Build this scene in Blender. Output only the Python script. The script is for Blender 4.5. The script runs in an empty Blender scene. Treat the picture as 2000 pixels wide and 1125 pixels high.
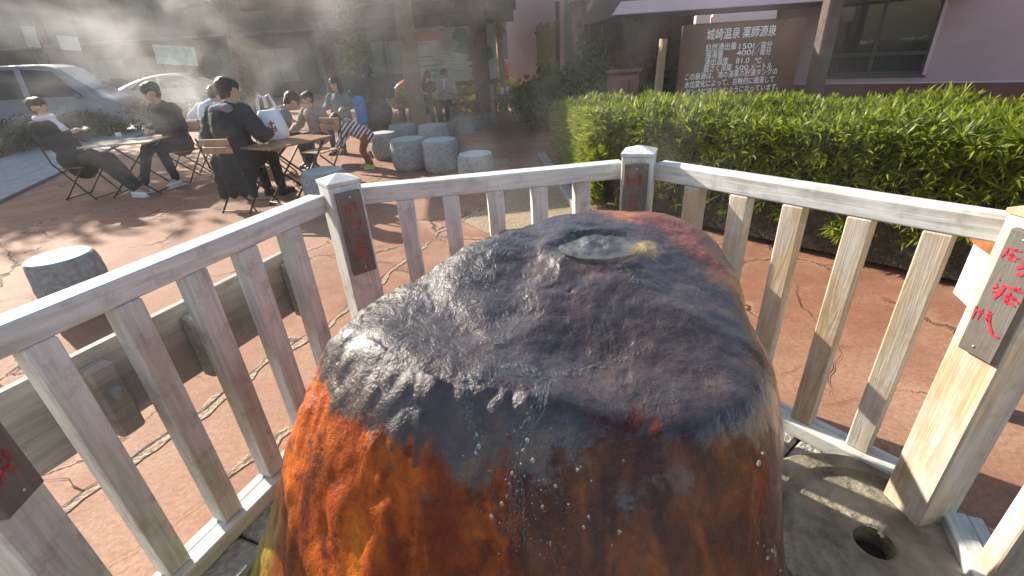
import bpy, bmesh, math, random
import numpy as np
from mathutils import Vector, Matrix, noise, Euler
R = math.radians
sc = bpy.context.scene
col = sc.collection

# ------------------------------------------------------------------ camera, sky, sun, exposure
CAM_H = 1.479
F_PX, PITCH, ROLL = 902.68, 0.47377, -0.06652      # solved from the hexagonal fence
cp, sp = math.cos(PITCH), math.sin(PITCH)
cr, sr = math.cos(ROLL), math.sin(ROLL)
FW = Vector((0, cp, -sp)); UP0 = Vector((0, sp, cp)); RT0 = Vector((1, 0, 0))
RT = RT0 * cr + UP0 * sr; UP = UP0 * cr - RT0 * sr
cam = bpy.data.cameras.new('camera'); camo = bpy.data.objects.new('camera', cam); col.objects.link(camo)
cam.sensor_width = 36; cam.lens = 36 * F_PX / 2000; cam.clip_start = 0.02; cam.clip_end = 500
M = Matrix((RT, UP, -FW)).transposed().to_4x4(); M.translation = (0, 0, CAM_H)
camo.matrix_world = M
sc.camera = camo

HAZE, STEAM = 0.0011, 0.24
SUN_AZ, SUN_EL = 40.0, 27.5        # sun stands beyond the fence, towards (-cos az, sin az)
w = bpy.data.worlds.new('World'); sc.world = w; w.use_nodes = True
nt = w.node_tree
sky = nt.nodes.new('ShaderNodeTexSky'); sky.sky_type = 'NISHITA'; sky.sun_disc = False
sky.sun_elevation = R(SUN_EL); sky.sun_rotation = R(-(90 - SUN_AZ)); sky.air_density = 1.2; sky.dust_density = 1.5
bg = nt.nodes['Background']; bg.inputs['Strength'].default_value = 0.10
nt.links.new(sky.outputs[0], bg.inputs[0])
sl = bpy.data.lights.new('sun', 'SUN'); so = bpy.data.objects.new('sun', sl); col.objects.link(so)
sl.energy = 5.0; sl.angle = R(0.5); sl.color = (1.0, 0.90, 0.76)
SUN = Vector((-math.cos(R(SUN_AZ)) * math.cos(R(SUN_EL)), math.sin(R(SUN_AZ)) * math.cos(R(SUN_EL)), math.sin(R(SUN_EL))))
so.rotation_euler = SUN.to_track_quat('Z', 'Y').to_euler()
so.location = SUN * 40
sc.view_settings.view_transform = 'Standard'; sc.view_settings.look = 'None'
sc.view_settings.exposure = 1.18; sc.view_settings.gamma = 1.0
sc.cycles.use_denoising = True
sc.cycles.max_bounces = 8; sc.cycles.transparent_max_bounces = 12; sc.cycles.volume_bounces = 1
sc.cycles.volume_step_rate = 2.0; sc.cycles.volume_max_steps = 96

# ------------------------------------------------------------------ pixel -> place helpers
def ray(u, v):
    return FW + RT * ((u - 1000) / F_PX) + UP * ((562.5 - v) / F_PX)
def at(u, v, z=0.0):
    r = ray(u, v); t = (z - CAM_H) / r.z; p = r * t; return Vector((p.x, p.y, z))
def aty(u, v, y):
    r = ray(u, v); p = r * (y / r.y); return Vector((p.x, p.y, p.z + CAM_H))

# ------------------------------------------------------------------ mesh helpers
class MB:
    def __init__(s): s.v = []; s.f = []; s.m = []
    def add(s, vs, fs, mi=0):
        o = len(s.v); s.v += [tuple(p) for p in vs]
        for f in fs: s.f.append([i + o for i in f]); s.m.append(mi)
        return s
    def box(s, c, size, rot=None, mi=0, bev=0.0):
        sx, sy, sz = [a / 2 for a in size]; b = min(bev, sx * .9, sy * .9, sz * .9)
        rot = rot or Matrix.Identity(3); c = Vector(c)
        if b <= 0:
            vs = [rot @ Vector((x * sx, y * sy, z * sz)) + c for z in (-1, 1) for y in (-1, 1) for x in (-1, 1)]
            fs = [(0, 2, 3, 1), (4, 5, 7, 6), (0, 1, 5, 4), (2, 6, 7, 3), (0, 4, 6, 2), (1, 3, 7, 5)]
            return s.add(vs, fs, mi)
        bm = bmesh.new(); bmesh.ops.create_cube(bm, size=1)
        for v in bm.verts: v.co = Vector((v.co.x * 2 * sx, v.co.y * 2 * sy, v.co.z * 2 * sz))
        bmesh.ops.bevel(bm, geom=bm.edges[:], offset=b, segments=1, profile=.5, affect='EDGES')
        bm.verts.index_update()
        s.add([rot @ v.co + c for v in bm.verts], [[v.index for v in f.verts] for f in bm.faces], mi); bm.free(); return s
    def bar(s, a, b, wd, hg, mi=0, bev=0.0, up=Vector((0, 0, 1))):
        a, b = Vector(a), Vector(b); d = b - a; L = d.length; d.normalize()
        x = d.cross(up)
        if x.length < 1e-4: x = d.cross(Vector((0, 1, 0)))
        x.normalize(); y = x.cross(d)
        return s.box((a + b) / 2, (wd, hg, L), Matrix((x, y, d)).transposed(), mi, bev)
    def tube(s, pts, rad, n=8, mi=0, cap=True):
        pts = [Vector(p) for p in pts]
        if not isinstance(rad, (list, tuple)): rad = [rad] * len(pts)
        vs = []; fs = []
        px = None
        for i, p in enumerate(pts):
            d = (pts[min(i + 1, len(pts) - 1)] - pts[max(i - 1, 0)]).normalized()
            if px is None:
                px = d.orthogonal().normalized()
            else:
                px = (px - d * px.dot(d)).normalized()
            py = d.cross(px)
            for k in range(n):
                a = 2 * math.pi * k / n; vs.append(p + (px * math.cos(a) + py * math.sin(a)) * rad[i])
        for i in range(len(pts) - 1):
            for k in range(n):
                fs.append((i * n + k, i * n + (k + 1) % n, (i + 1) * n + (k + 1) % n, (i + 1) * n + k))
        if cap: fs.append(tuple(range(n - 1, -1, -1))); fs.append(tuple((len(pts) - 1) * n + k for k in range(n)))
        return s.add(vs, fs, mi)
    def lathe(s, prof, n=24, c=(0, 0, 0), mi=0, jit=0, seed=0):
        rnd = random.Random(seed); vs = []; fs = []
        for i, (r, z) in enumerate(prof):
            for k in range(n):
                a = 2 * math.pi * k / n
                rr = r
                if jit: rr = r * (1 + jit * noise.noise(Vector((math.cos(a) * 2 + seed, math.sin(a) * 2, z * 5))) + jit * .5 * noise.noise(Vector((math.cos(a) * 9, math.sin(a) * 9 + seed, z * 22))))
                vs.append((c[0] + rr * math.cos(a), c[1] + rr * math.sin(a), c[2] + z))
        for i in range(len(prof) - 1):
            for k in range(n): fs.append((i * n + k, i * n + (k + 1) % n, (i + 1) * n + (k + 1) % n, (i + 1) * n + k))
        fs.append(tuple(range(n - 1, -1, -1))); fs.append(tuple((len(prof) - 1) * n + k for k in range(n)))
        return s.add(vs, fs, mi)
    def ball(s, c, r, n=8, mi=0):
        c = Vector(c); r = r if isinstance(r, (tuple, list)) else (r, r, r); vs = [c + Vector((0, 0, -r[2]))]; fs = []
        for i in range(1, n):
            t = math.pi * i / n - math.pi / 2
            for k in range(2 * n):
                a = math.pi * k / n; vs.append(c + Vector((r[0] * math.cos(t) * math.cos(a), r[1] * math.cos(t) * math.sin(a), r[2] * math.sin(t))))
        vs.append(c + Vector((0, 0, r[2]))); m = 2 * n; top = len(vs) - 1
        for k in range(m): fs.append((0, 1 + (k + 1) % m, 1 + k)); fs.append((top, top - m + k, top - m + (k + 1) % m))
        for i in range(n - 2):
            for k in range(m): a = 1 + i * m; fs.append((a + k, a + (k + 1) % m, a + m + (k + 1) % m, a + m + k))
        return s.add(vs, fs, mi)
    def mesh(s, name, mats, smooth=False):
        me = bpy.data.meshes.new(name); me.from_pydata(s.v, [], s.f)
        for m in (mats if isinstance(mats, (list, tuple)) else [mats]): me.materials.append(m)
        if any(s.m): me.polygons.foreach_set('material_index', s.m)
        if smooth: me.polygons.foreach_set('use_smooth', [True] * len(s.f))
        me.update(); return me
    def build(s, name, mats, parent=None, smooth=False):
        return link(name, s.mesh(name, mats, smooth), parent)
def link(name, me, parent=None, loc=None, rot=None):
    o = bpy.data.objects.new(name, me); col.objects.link(o)
    if parent is not None: o.parent = parent
    if loc is not None: o.location = loc
    if rot is not None: o.rotation_euler = rot
    return o
def tag(o, label=None, cat=None, group=None, kind=None):
    if label: o['label'] = label
    if cat: o['category'] = cat
    if group: o['group'] = group
    if kind: o['kind'] = kind
    return o
def thing(name, label, cat, loc=(0, 0, 0), rz=0.0, group=None):
    o = bpy.data.objects.new(name, None); col.objects.link(o); o.location = loc; o.rotation_euler = (0, 0, rz)
    o.empty_display_size = .1
    return tag(o, label, cat, group)
def rotz(a): return Matrix.Rotation(a, 3, 'Z')
def smooth_by_angle(me, ang=40):
    me.polygons.foreach_set('use_smooth', [True] * len(me.polygons)); me.set_sharp_from_angle(angle=R(ang))

# ------------------------------------------------------------------ materials
def mat(name, colr, rough=.6, metal=0, spec=.5, var=.12, scale=6.0, bump=.0, bscale=40, coat=0, alpha=None, col2=None, trans=0, emit=None, ior=1.45, sss=0):
    m = bpy.data.materials.new(name); m.use_nodes = True; t = m.node_tree; p = t.nodes['Principled BSDF']
    p.inputs['Roughness'].default_value = rough; p.inputs['Metallic'].default_value = metal
    p.inputs['Specular IOR Level'].default_value = spec; p.inputs['Coat Weight'].default_value = coat; p.inputs['Coat Roughness'].default_value = .05
    p.inputs['Transmission Weight'].default_value = trans; p.inputs['IOR'].default_value = ior
    tc = t.nodes.new('ShaderNodeTexCoord')
    n = t.nodes.new('ShaderNodeTexNoise'); n.inputs['Scale'].default_value = scale; n.inputs['Detail'].default_value = 5
    t.links.new(tc.outputs['Object'], n.inputs['Vector'])
    r = t.nodes.new('ShaderNodeValToRGB')
    c1 = [c * (1 - var) for c in colr]; c2 = col2 or [min(1, c * (1 + var)) for c in colr]
    r.color_ramp.elements[0].position = .32; r.color_ramp.elements[1].position = .68
    r.color_ramp.elements[0].color = (*c1, 1); r.color_ramp.elements[1].color = (*c2, 1)
    t.links.new(n.outputs['Fac'], r.inputs[0]); t.links.new(r.outputs[0], p.inputs['Base Color'])
    if bump:
        n2 = t.nodes.new('ShaderNodeTexNoise'); n2.inputs['Scale'].default_value = bscale; n2.inputs['Detail'].default_value = 6
        t.links.new(tc.outputs['Object'], n2.inputs['Vector'])
        b = t.nodes.new('ShaderNodeBump'); b.inputs['Strength'].default_value = bump; b.inputs['Distance'].default_value = .02
        t.links.new(n2.outputs['Fac'], b.inputs['Height']); t.links.new(b.outputs[0], p.inputs['Normal'])
    return m
def nd(t, typ, **kw):
    n = t.nodes.new(typ)
    for k, v in kw.items():
        if k in n.inputs.keys() if isinstance(k, str) else False: n.inputs[k].default_value = v
        else: setattr(n, k, v)
    return n
def ramp(t, src, stops, interp='LINEAR'):
    r = t.nodes.new('ShaderNodeValToRGB'); r.color_ramp.interpolation = interp
    e = r.color_ramp.elements
    while len(e) < len(stops): e.new(.5)
    for k, (p, c) in enumerate(stops):
        e[k].position = p; e[k].color = (*c, 1) if not isinstance(c, (int, float)) else (c, c, c, 1)
    t.links.new(src, r.inputs[0]); return r.outputs[0]
def mix(t, fac, a, b, mode='MIX'):
    n = t.nodes.new('ShaderNodeMix'); n.data_type = 'RGBA'; n.blend_type = mode; n.clamp_factor = True
    for i, x in ((0, fac), (6, a), (7, b)):
        if isinstance(x, (int, float)): n.inputs[i].default_value = x if i == 0 else (x, x, x, 1)
        elif isinstance(x, tuple): n.inputs[i].default_value = (*x, 1)
        else: t.links.new(x, n.inputs[i])
    return n.outputs[2]
def mth(t, op, a, b=None, c=None):
    n = t.nodes.new('ShaderNodeMath'); n.operation = op
    for i, x in enumerate((a, b, c)):
        if x is None: continue
        if isinstance(x, (int, float)): n.inputs[i].default_value = x
        else: t.links.new(x, n.inputs[i])
    return n.outputs[0]
def sst(t, x, lo, hi, inv=False, amp=1.0):
    n = t.nodes.new('ShaderNodeMapRange'); n.interpolation_type = 'SMOOTHSTEP'; n.clamp = True
    n.inputs['From Min'].default_value = lo; n.inputs['From Max'].default_value = hi
    n.inputs['To Min'].default_value = amp if inv else 0; n.inputs['To Max'].default_value = 0 if inv else amp
    t.links.new(x, n.inputs['Value']); return n.outputs[0]
def noise_n(t, vec, scale, detail=5, rough=.55, dist=0.0):
    n = t.nodes.new('ShaderNodeTexNoise'); n.inputs['Scale'].default_value = scale; n.inputs['Detail'].default_value = detail
    n.inputs['Roughness'].default_value = rough; n.inputs['Distortion'].default_value = dist
    t.links.new(vec, n.inputs['Vector']); return n.outputs['Fac']
def mapping(t, vec, scale=(1, 1, 1), loc=(0, 0, 0)):
    n = t.nodes.new('ShaderNodeMapping'); n.inputs['Scale'].default_value = scale; n.inputs['Location'].default_value = loc
    t.links.new(vec, n.inputs['Vector']); return n.outputs[0]
def new_mat(name):
    m = bpy.data.materials.new(name); m.use_nodes = True; t = m.node_tree
    return m, t, t.nodes['Principled BSDF'], t.nodes.new('ShaderNodeTexCoord')
def bumpn(t, p, h, strength, dist=.01, chain=None):
    b = t.nodes.new('ShaderNodeBump'); b.inputs['Strength'].default_value = strength; b.inputs['Distance'].default_value = dist
    t.links.new(h, b.inputs['Height'])
    if chain is not None: t.links.new(chain, b.inputs['Normal'])
    t.links.new(b.outputs[0], p.inputs['Normal']); return b.outputs[0]

def fence_wood(name, paint, wood, dark, amount):
    """weathered pale paint over softwood, grain along local Z"""
    m, t, p, tc = new_mat(name)
    oi = t.nodes.new('ShaderNodeObjectInfo')
    off = t.nodes.new('ShaderNodeCombineXYZ')
    for k, mul in enumerate((13.0, 7.0, 29.0)): t.links.new(mth(t, 'MULTIPLY', oi.outputs['Random'], mul), off.inputs[k])
    va = t.nodes.new('ShaderNodeVectorMath'); va.operation = 'ADD'
    t.links.new(tc.outputs['Object'], va.inputs[0]); t.links.new(off.outputs[0], va.inputs[1]); vec = va.outputs[0]
    g = noise_n(t, mapping(t, vec, (1, 1, .07)), 55, 4, .6, .6)
    rings = noise_n(t, mapping(t, vec, (1, 1, .05)), 16, 2, .5, 1.2)
    band = mth(t, 'PINGPONG', mth(t, 'MULTIPLY', rings, 9.0), .5)
    wear = noise_n(t, mapping(t, vec, (1, 1, .35)), 5.0, 6, .65)
    wc = mix(t, ramp(t, band, [(0, 0.0), (.5, 1.0)]), wood, tuple(c * .72 for c in wood))
    wc = mix(t, ramp(t, g, [(.45, 0.0), (.75, .6)]), wc, dark)
    pc = mix(t, ramp(t, g, [(.38, 0.0), (.68, .85)]), paint, tuple(c * .66 for c in paint))
    f = ramp(t, wear, [(amount - .07, 0.0), (amount + .1, 1.0)])
    c = mix(t, f, pc, wc)
    gr = noise_n(t, vec, 14, 6, .7)
    c = mix(t, ramp(t, gr, [(.52, 0.0), (.72, .6)]), c, dark)
    bl = noise_n(t, mapping(t, vec, (1, 1, .3)), 2.6, 5, .6)
    c = mix(t, ramp(t, bl, [(.52, 0.0), (.68, .32)]), c, tuple(x * .6 for x in wood))
    t.links.new(c, p.inputs['Base Color']); p.inputs['Roughness'].default_value = .72; p.inputs['Specular IOR Level'].default_value = .25
    b1 = bumpn(t, p, g, .35, .004)
    bumpn(t, p, band, .22, .003, b1)
    return m

M_ = {}
M_['fence'] = fence_wood('weathered_painted_wood', (.62, .63, .61), (.44, .39, .31), (.22, .205, .19), .62)
M_['fence_tan'] = fence_wood('sunbleached_softwood', (.62, .59, .54), (.58, .44, .28), (.34, .26, .17), .46)
M_['plaque'] = fence_wood('grey_weathered_plank', (.17, .155, .14), (.2, .17, .135), (.07, .06, .055), .5)
M_['greyboard'] = fence_wood('grey_board', (.30, .295, .28), (.33, .3, .25), (.15, .14, .12), .62)
M_['redpaint'] = mat('red_brush_paint', (.45, .035, .06), .5, var=.25, scale=30)
M_['redfaded'] = mat('faded_red_paint', (.30, .055, .055), .7, var=.45, scale=45)
M_['nail'] = mat('nail_steel', (.7, .7, .68), .35, metal=1)

# paving: reddish brown coloured concrete, crazed
def paving():
    m, t, p, tc = new_mat('red_brown_concrete')
    v = tc.outputs['Object']
    big = noise_n(t, v, .55, 5, .6); mid = noise_n(t, v, 3.2, 6, .65); fine = noise_n(t, v, 46, 6, .7)
    c = ramp(t, mid, [(.25, (.215, .090, .050)), (.5, (.29, .132, .076)), (.75, (.38, .195, .12))])
    c = mix(t, ramp(t, big, [(.42, 0.0), (.68, .75)]), c, (.45, .30, .21))
    c = mix(t, ramp(t, noise_n(t, v, 1.1, 6, .7, .4), [(.55, 0.0), (.63, .5)]), c, (.275, .115, .065))
    c = mix(t, ramp(t, fine, [(.35, .5), (.62, 0.0)]), c, (.13, .07, .05))
    sc_ = t.nodes.new('ShaderNodeTexVoronoi'); sc_.inputs['Scale'].default_value = 34; t.links.new(v, sc_.inputs['Vector'])
    c = mix(t, ramp(t, sc_.outputs['Distance'], [(.05, .35), (.16, 0.0)]), c, (.5, .4, .33))
    # cracks: distorted cell borders, broken up
    dn = t.nodes.new('ShaderNodeTexNoise'); dn.inputs['Scale'].default_value = 2.4; dn.inputs['Detail'].default_value = 7; dn.inputs['Roughness'].default_value = .68
    t.links.new(v, dn.inputs['Vector'])
    vs = t.nodes.new('ShaderNodeVectorMath'); vs.operation = 'MULTIPLY_ADD'
    t.links.new(dn.outputs['Color'], vs.inputs[0]); vs.inputs[1].default_value = (.55, .55, 0); t.links.new(v, vs.inputs[2])
    vo = t.nodes.new('ShaderNodeTexVoronoi'); vo.feature = 'DISTANCE_TO_EDGE'; vo.inputs['Scale'].default_value = .95; t.links.new(vs.outputs[0], vo.inputs['Vector'])
    mask = ramp(t, noise_n(t, v, .9, 3), [(.44, 0.0), (.56, 1.0)])
    cr1 = mth(t, 'MULTIPLY', ramp(t, vo.outputs['Distance'], [(.0, 1.0), (.011, 0.0)]), mask)
    c = mix(t, cr1, c, (.045, .03, .025))
    pale = mth(t, 'MULTIPLY', ramp(t, vo.outputs['Distance'], [(.008, 0.0), (.016, .5), (.05, 0.0)]), mask)
    c = mix(t, pale, c, (.42, .27, .19))
    t.links.new(c, p.inputs['Base Color'])
    p.inputs['Roughness'].default_value = .8; p.inputs['Specular IOR Level'].default_value = .3
    b1 = bumpn(t, p, fine, .35, .006)
    b2 = bumpn(t, p, mid, .3, .02, b1)
    inv = mth(t, 'SUBTRACT', 1.0, cr1)
    bumpn(t, p, inv, .9, .012, b2)
    return m
M_['paving'] = paving()
M_['mortar'] = mat('sandy_mortar', (.38, .29, .21), .95, var=.4, scale=28, bump=.9, bscale=60)
M_['crack'] = mat('dark_crack_fill', (.03, .022, .018), .95, var=.3)
M_['concrete'] = mat('grey_wet_concrete', (.115, .11, .098), .45, var=.35, scale=3.5, bump=.5, bscale=30)
M_['kerbstone'] = mat('grey_granite', (.33, .325, .31), .85, var=.3, scale=38, bump=1.0, bscale=70)
M_['gravel'] = mat('tan_exposed_gravel', (.36, .27, .17), .9, var=.5, scale=75, bump=1.0, bscale=75)
M_['slab'] = mat('pale_paving_slab', (.27, .285, .29), .8, var=.12, scale=9, bump=.2)
M_['asphalt'] = mat('asphalt', (.055, .056, .058), .85, var=.25, scale=30, bump=.3)
M_['white_paint'] = mat('road_paint', (.6, .6, .58), .7, var=.2, scale=12)

# ------------------------------------------------------------------ ground
g = MB(); n = 8
g.add([(-70, -30, 0), (70, -30, 0), (70, 90, 0), (-70, 90, 0)], [(0, 1, 2, 3)])
ground = tag(g.build('ground', M_['paving']), kind='structure')

HC = Vector((0.0918, 0.8366))                 # centre of the hexagonal enclosure
SIDE = 1.29
V = [Vector(p) for p in ((-1.1885, .6789), (-.6849, 1.8666), (.5954, 2.0243), (1.3722, .9944), (.8686, -.1933), (-.4117, -.351))]
def hexring(r0, r1, z0, z1, seg=1):
    b = MB()
    ro = [HC + (v - HC) * (r1 / SIDE) for v in V]; ri = [HC + (v - HC) * (r0 / SIDE) for v in V]
    return ro, ri
# pool floor
b = MB(); rr = [HC + (v - HC) * 1.02 for v in V]
b.add([(p.x, p.y, .004) for p in rr], [tuple(range(5, -1, -1))])
tag(b.build('pool_floor', M_['concrete']), kind='structure')

random.seed(7)
def strip(pts, w0, w1, z, name, m, parent, jag=.3, seed=1, brok=False):
    """ragged strip lying on the ground along a polyline"""
    rnd = random.Random(seed); P = []
    for a, c in zip(pts[:-1], pts[1:]):
        n_ = max(2, int((c - a).length / .05))
        for k in range(n_): P.append(a.lerp(c, k / n_))
    P.append(pts[-1]); b = MB(); vs = []
    for i, p in enumerate(P):
        d = (P[min(i + 1, len(P) - 1)] - P[max(0, i - 1)]); d = Vector((-d.y, d.x, 0)).normalized()
        wgt = min(1, i / 3, (len(P) - 1 - i) / 3)
        off = d * (noise.noise(Vector((i * .23, seed * 3.1, 0))) * .035 + rnd.uniform(-1, 1) * .013)
        brk = max(.0, min(1.0, .75 + 1.9 * noise.noise(Vector((i * .11, seed * 1.7, 2))))) if brok else 1.0
        wl = max(.0006, w0 * (1 + jag * noise.noise(Vector((i * .45, seed, 5))) * 2 + rnd.uniform(-.45, .45)) * wgt * brk)
        wr = max(.0006, w1 * (1 + jag * noise.noise(Vector((i * .45, seed, 9))) * 2 + rnd.uniform(-.45, .45)) * wgt * brk)
        q = p + off
        vs += [(q + d * wl).to_tuple()[:2] + (z,), (q - d * wr).to_tuple()[:2] + (z,)]
    fs = [(2 * i + 1, 2 * i + 3, 2 * i + 2, 2 * i) for i in range(len(P) - 1)]
    b.add(vs, fs); return b.build(name, m, parent)
J1 = [at(*p) for p in ((-60, 1130), (60, 1045), (190, 950), (330, 858), (430, 778), (520, 712), (640, 640), (745, 548), (800, 500), (862, 455), (905, 428), (945, 405))]
strip(J1, .036, .028, .004, 'mortar_joint', M_['mortar'], ground, .7, 3, True)
strip([p + Vector((-.012, .034, 0)) for p in J1], .0035, .004, .007, 'joint_crack', M_['crack'], ground, .9, 3, True)
J2 = [at(*p) for p in ((190, 1135), (290, 1060), (400, 975), (500, 890), (580, 820), (640, 770))]
strip(J2, .035, .03, .004, 'mortar_joint', M_['mortar'], ground, .8, 5, True)
strip([p + Vector((0, .012, 0)) for p in J2], .003, .003, .007, 'joint_crack', M_['crack'], ground, .9, 5, True)
crk = [((60, 945), (130, 940), (170, 955), (215, 935), (260, 915)), ((365, 730), (400, 745), (440, 722)),
       ((1552, 552), (1556, 590), (1572, 600), (1592, 632)), ((1638, 672), (1632, 700), (1622, 735), (1616, 775)), ((1522, 740), (1545, 725), (1568, 712)), ((1600, 790), (1640, 782), (1680, 775)), ((1638, 678), (1668, 681)),
       ((610, 500), (640, 495), (668, 508)), ((715, 500), (745, 512), (780, 520)), ((740, 512), (760, 498)), ((820, 470), (850, 460), (880, 475)), ((50, 440), (90, 442), (135, 436)), ((190, 470), (215, 458), (250, 456)), ((1730, 610), (1755, 600), (1770, 612)), ((1790, 790), (1830, 786)), ((20, 720), (60, 700), (110, 690)), ((180, 640), (240, 628), (290, 600))]
for i, c_ in enumerate(crk):
    strip([at(*p) for p in c_], .0022, .0022, .005, 'hairline_crack', M_['crack'], ground, .8, 20 + i)

# exposed gravel patch in front of the hedge end
b = MB(); P = [at(*p, .006) for p in ((950, 455), (905, 432), (985, 385), (1000, 366), (1120, 352), (1180, 352), (1230, 420), (1240, 470), (1100, 500))]
b.add(P, [tuple(range(len(P)))]); tag(b.build('gravel_patch', M_['gravel']), kind='structure')
for p in ground.children: pass

# kerb stones under the fence, one block per side (two per side), butted
kerb = thing('stone_kerb', 'rough grey granite kerb carrying the hexagonal wooden fence', 'kerb', (HC.x, HC.y, 0))
for i in range(6):
    a, c = V[i], V[(i + 1) % 6]; d = (c - a).normalized(); nin = Vector((d.y, -d.x))
    for k in range(3):
        p = a.lerp(c, (k + .5) / 3) + nin * .035 - HC
        L = SIDE / 3 - .004 - (.01 if k in (0, 2) else 0)
        b = MB().box((0, 0, 0), (.25, L, .052 + .004 * ((i + k) % 2)), None, 0, .012)
        o = b.build('kerb_stone', M_['kerbstone'], kerb); o.location = (p.x, p.y, .026); o.rotation_euler = (0, 0, math.atan2(d.y, d.x) - math.pi / 2)

# ------------------------------------------------------------------ fence
RAIL_T, RAIL_B, LOW_T, LOW_B = 1.019, .950, .112, .052
fence = thing('wooden_fence', 'weathered whitish wooden fence in a hexagon around the spring rock', 'fence', (HC.x, HC.y, 0))
fm = {}
def fpart(name, size, m, loc, rot, parent=fence, bev=.004):
    key = (name, tuple(round(s, 3) for s in size), m.name)
    if key not in fm: fm[key] = MB().box((0, 0, 0), size, None, 0, bev).mesh(name, m)
    o = link(name, fm[key], parent)
    o.matrix_local = Matrix.Translation(Vector(loc) - Vector((HC.x, HC.y, 0)) if parent is fence else Vector(loc)) @ rot.to_4x4()
    return o
PW = .128
def segframe(i):
    a, c = V[i], V[(i + 1) % 6]; d = (c - a).normalized(); return a, c, d, Vector((d.y, -d.x))
rnd = random.Random(3)
for i in range(6):
    a, c, d, nin = segframe(i)
    tan = i in (2, 3)
    W = M_['fence_tan'] if tan else M_['fence']
    D3 = Vector((d.x, d.y, 0)); N3 = Vector((nin.x, nin.y, 0)); Z3 = Vector((0, 0, 1))
    rail_rot = Matrix((N3, Z3, D3)).transposed()      # local Z along the rail
    bal_rot = Matrix((N3, D3 * -1, Z3)).transposed()
    mid = a.lerp(c, .5)
    L = SIDE - PW - .012
    def P3(t, off, z): q = a + d * t + nin * off; return Vector((q.x, q.y, z))
    fpart('top_rail', (.082, RAIL_T - RAIL_B, L), M_['fence'], P3(SIDE / 2, -.036, (RAIL_T + RAIL_B) / 2), rail_rot, bev=.005)
    fpart('bottom_rail', (.062, LOW_T - LOW_B, L), M_['fence'], P3(SIDE / 2, .006, (LOW_T + LOW_B) / 2), rail_rot, bev=.004)
    fpart('bottom_rail_strip', (.038, LOW_T - LOW_B - .004, L), M_['fence'], P3(SIDE / 2, -.047, (LOW_T + LOW_B) / 2 - .002), rail_rot, bev=.003)
    for k in range(5):
        t_ = SIDE / 2 + (k - 2) * .193 + rnd.uniform(-.004, .004)
        fpart('baluster', (.062, .069, RAIL_B - LOW_T - .001), W, P3(t_, -.024, (RAIL_B + LOW_T) / 2), bal_rot @ Matrix.Rotation(rnd.uniform(-.02, .02), 3, 'Z'), bev=.004)
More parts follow.
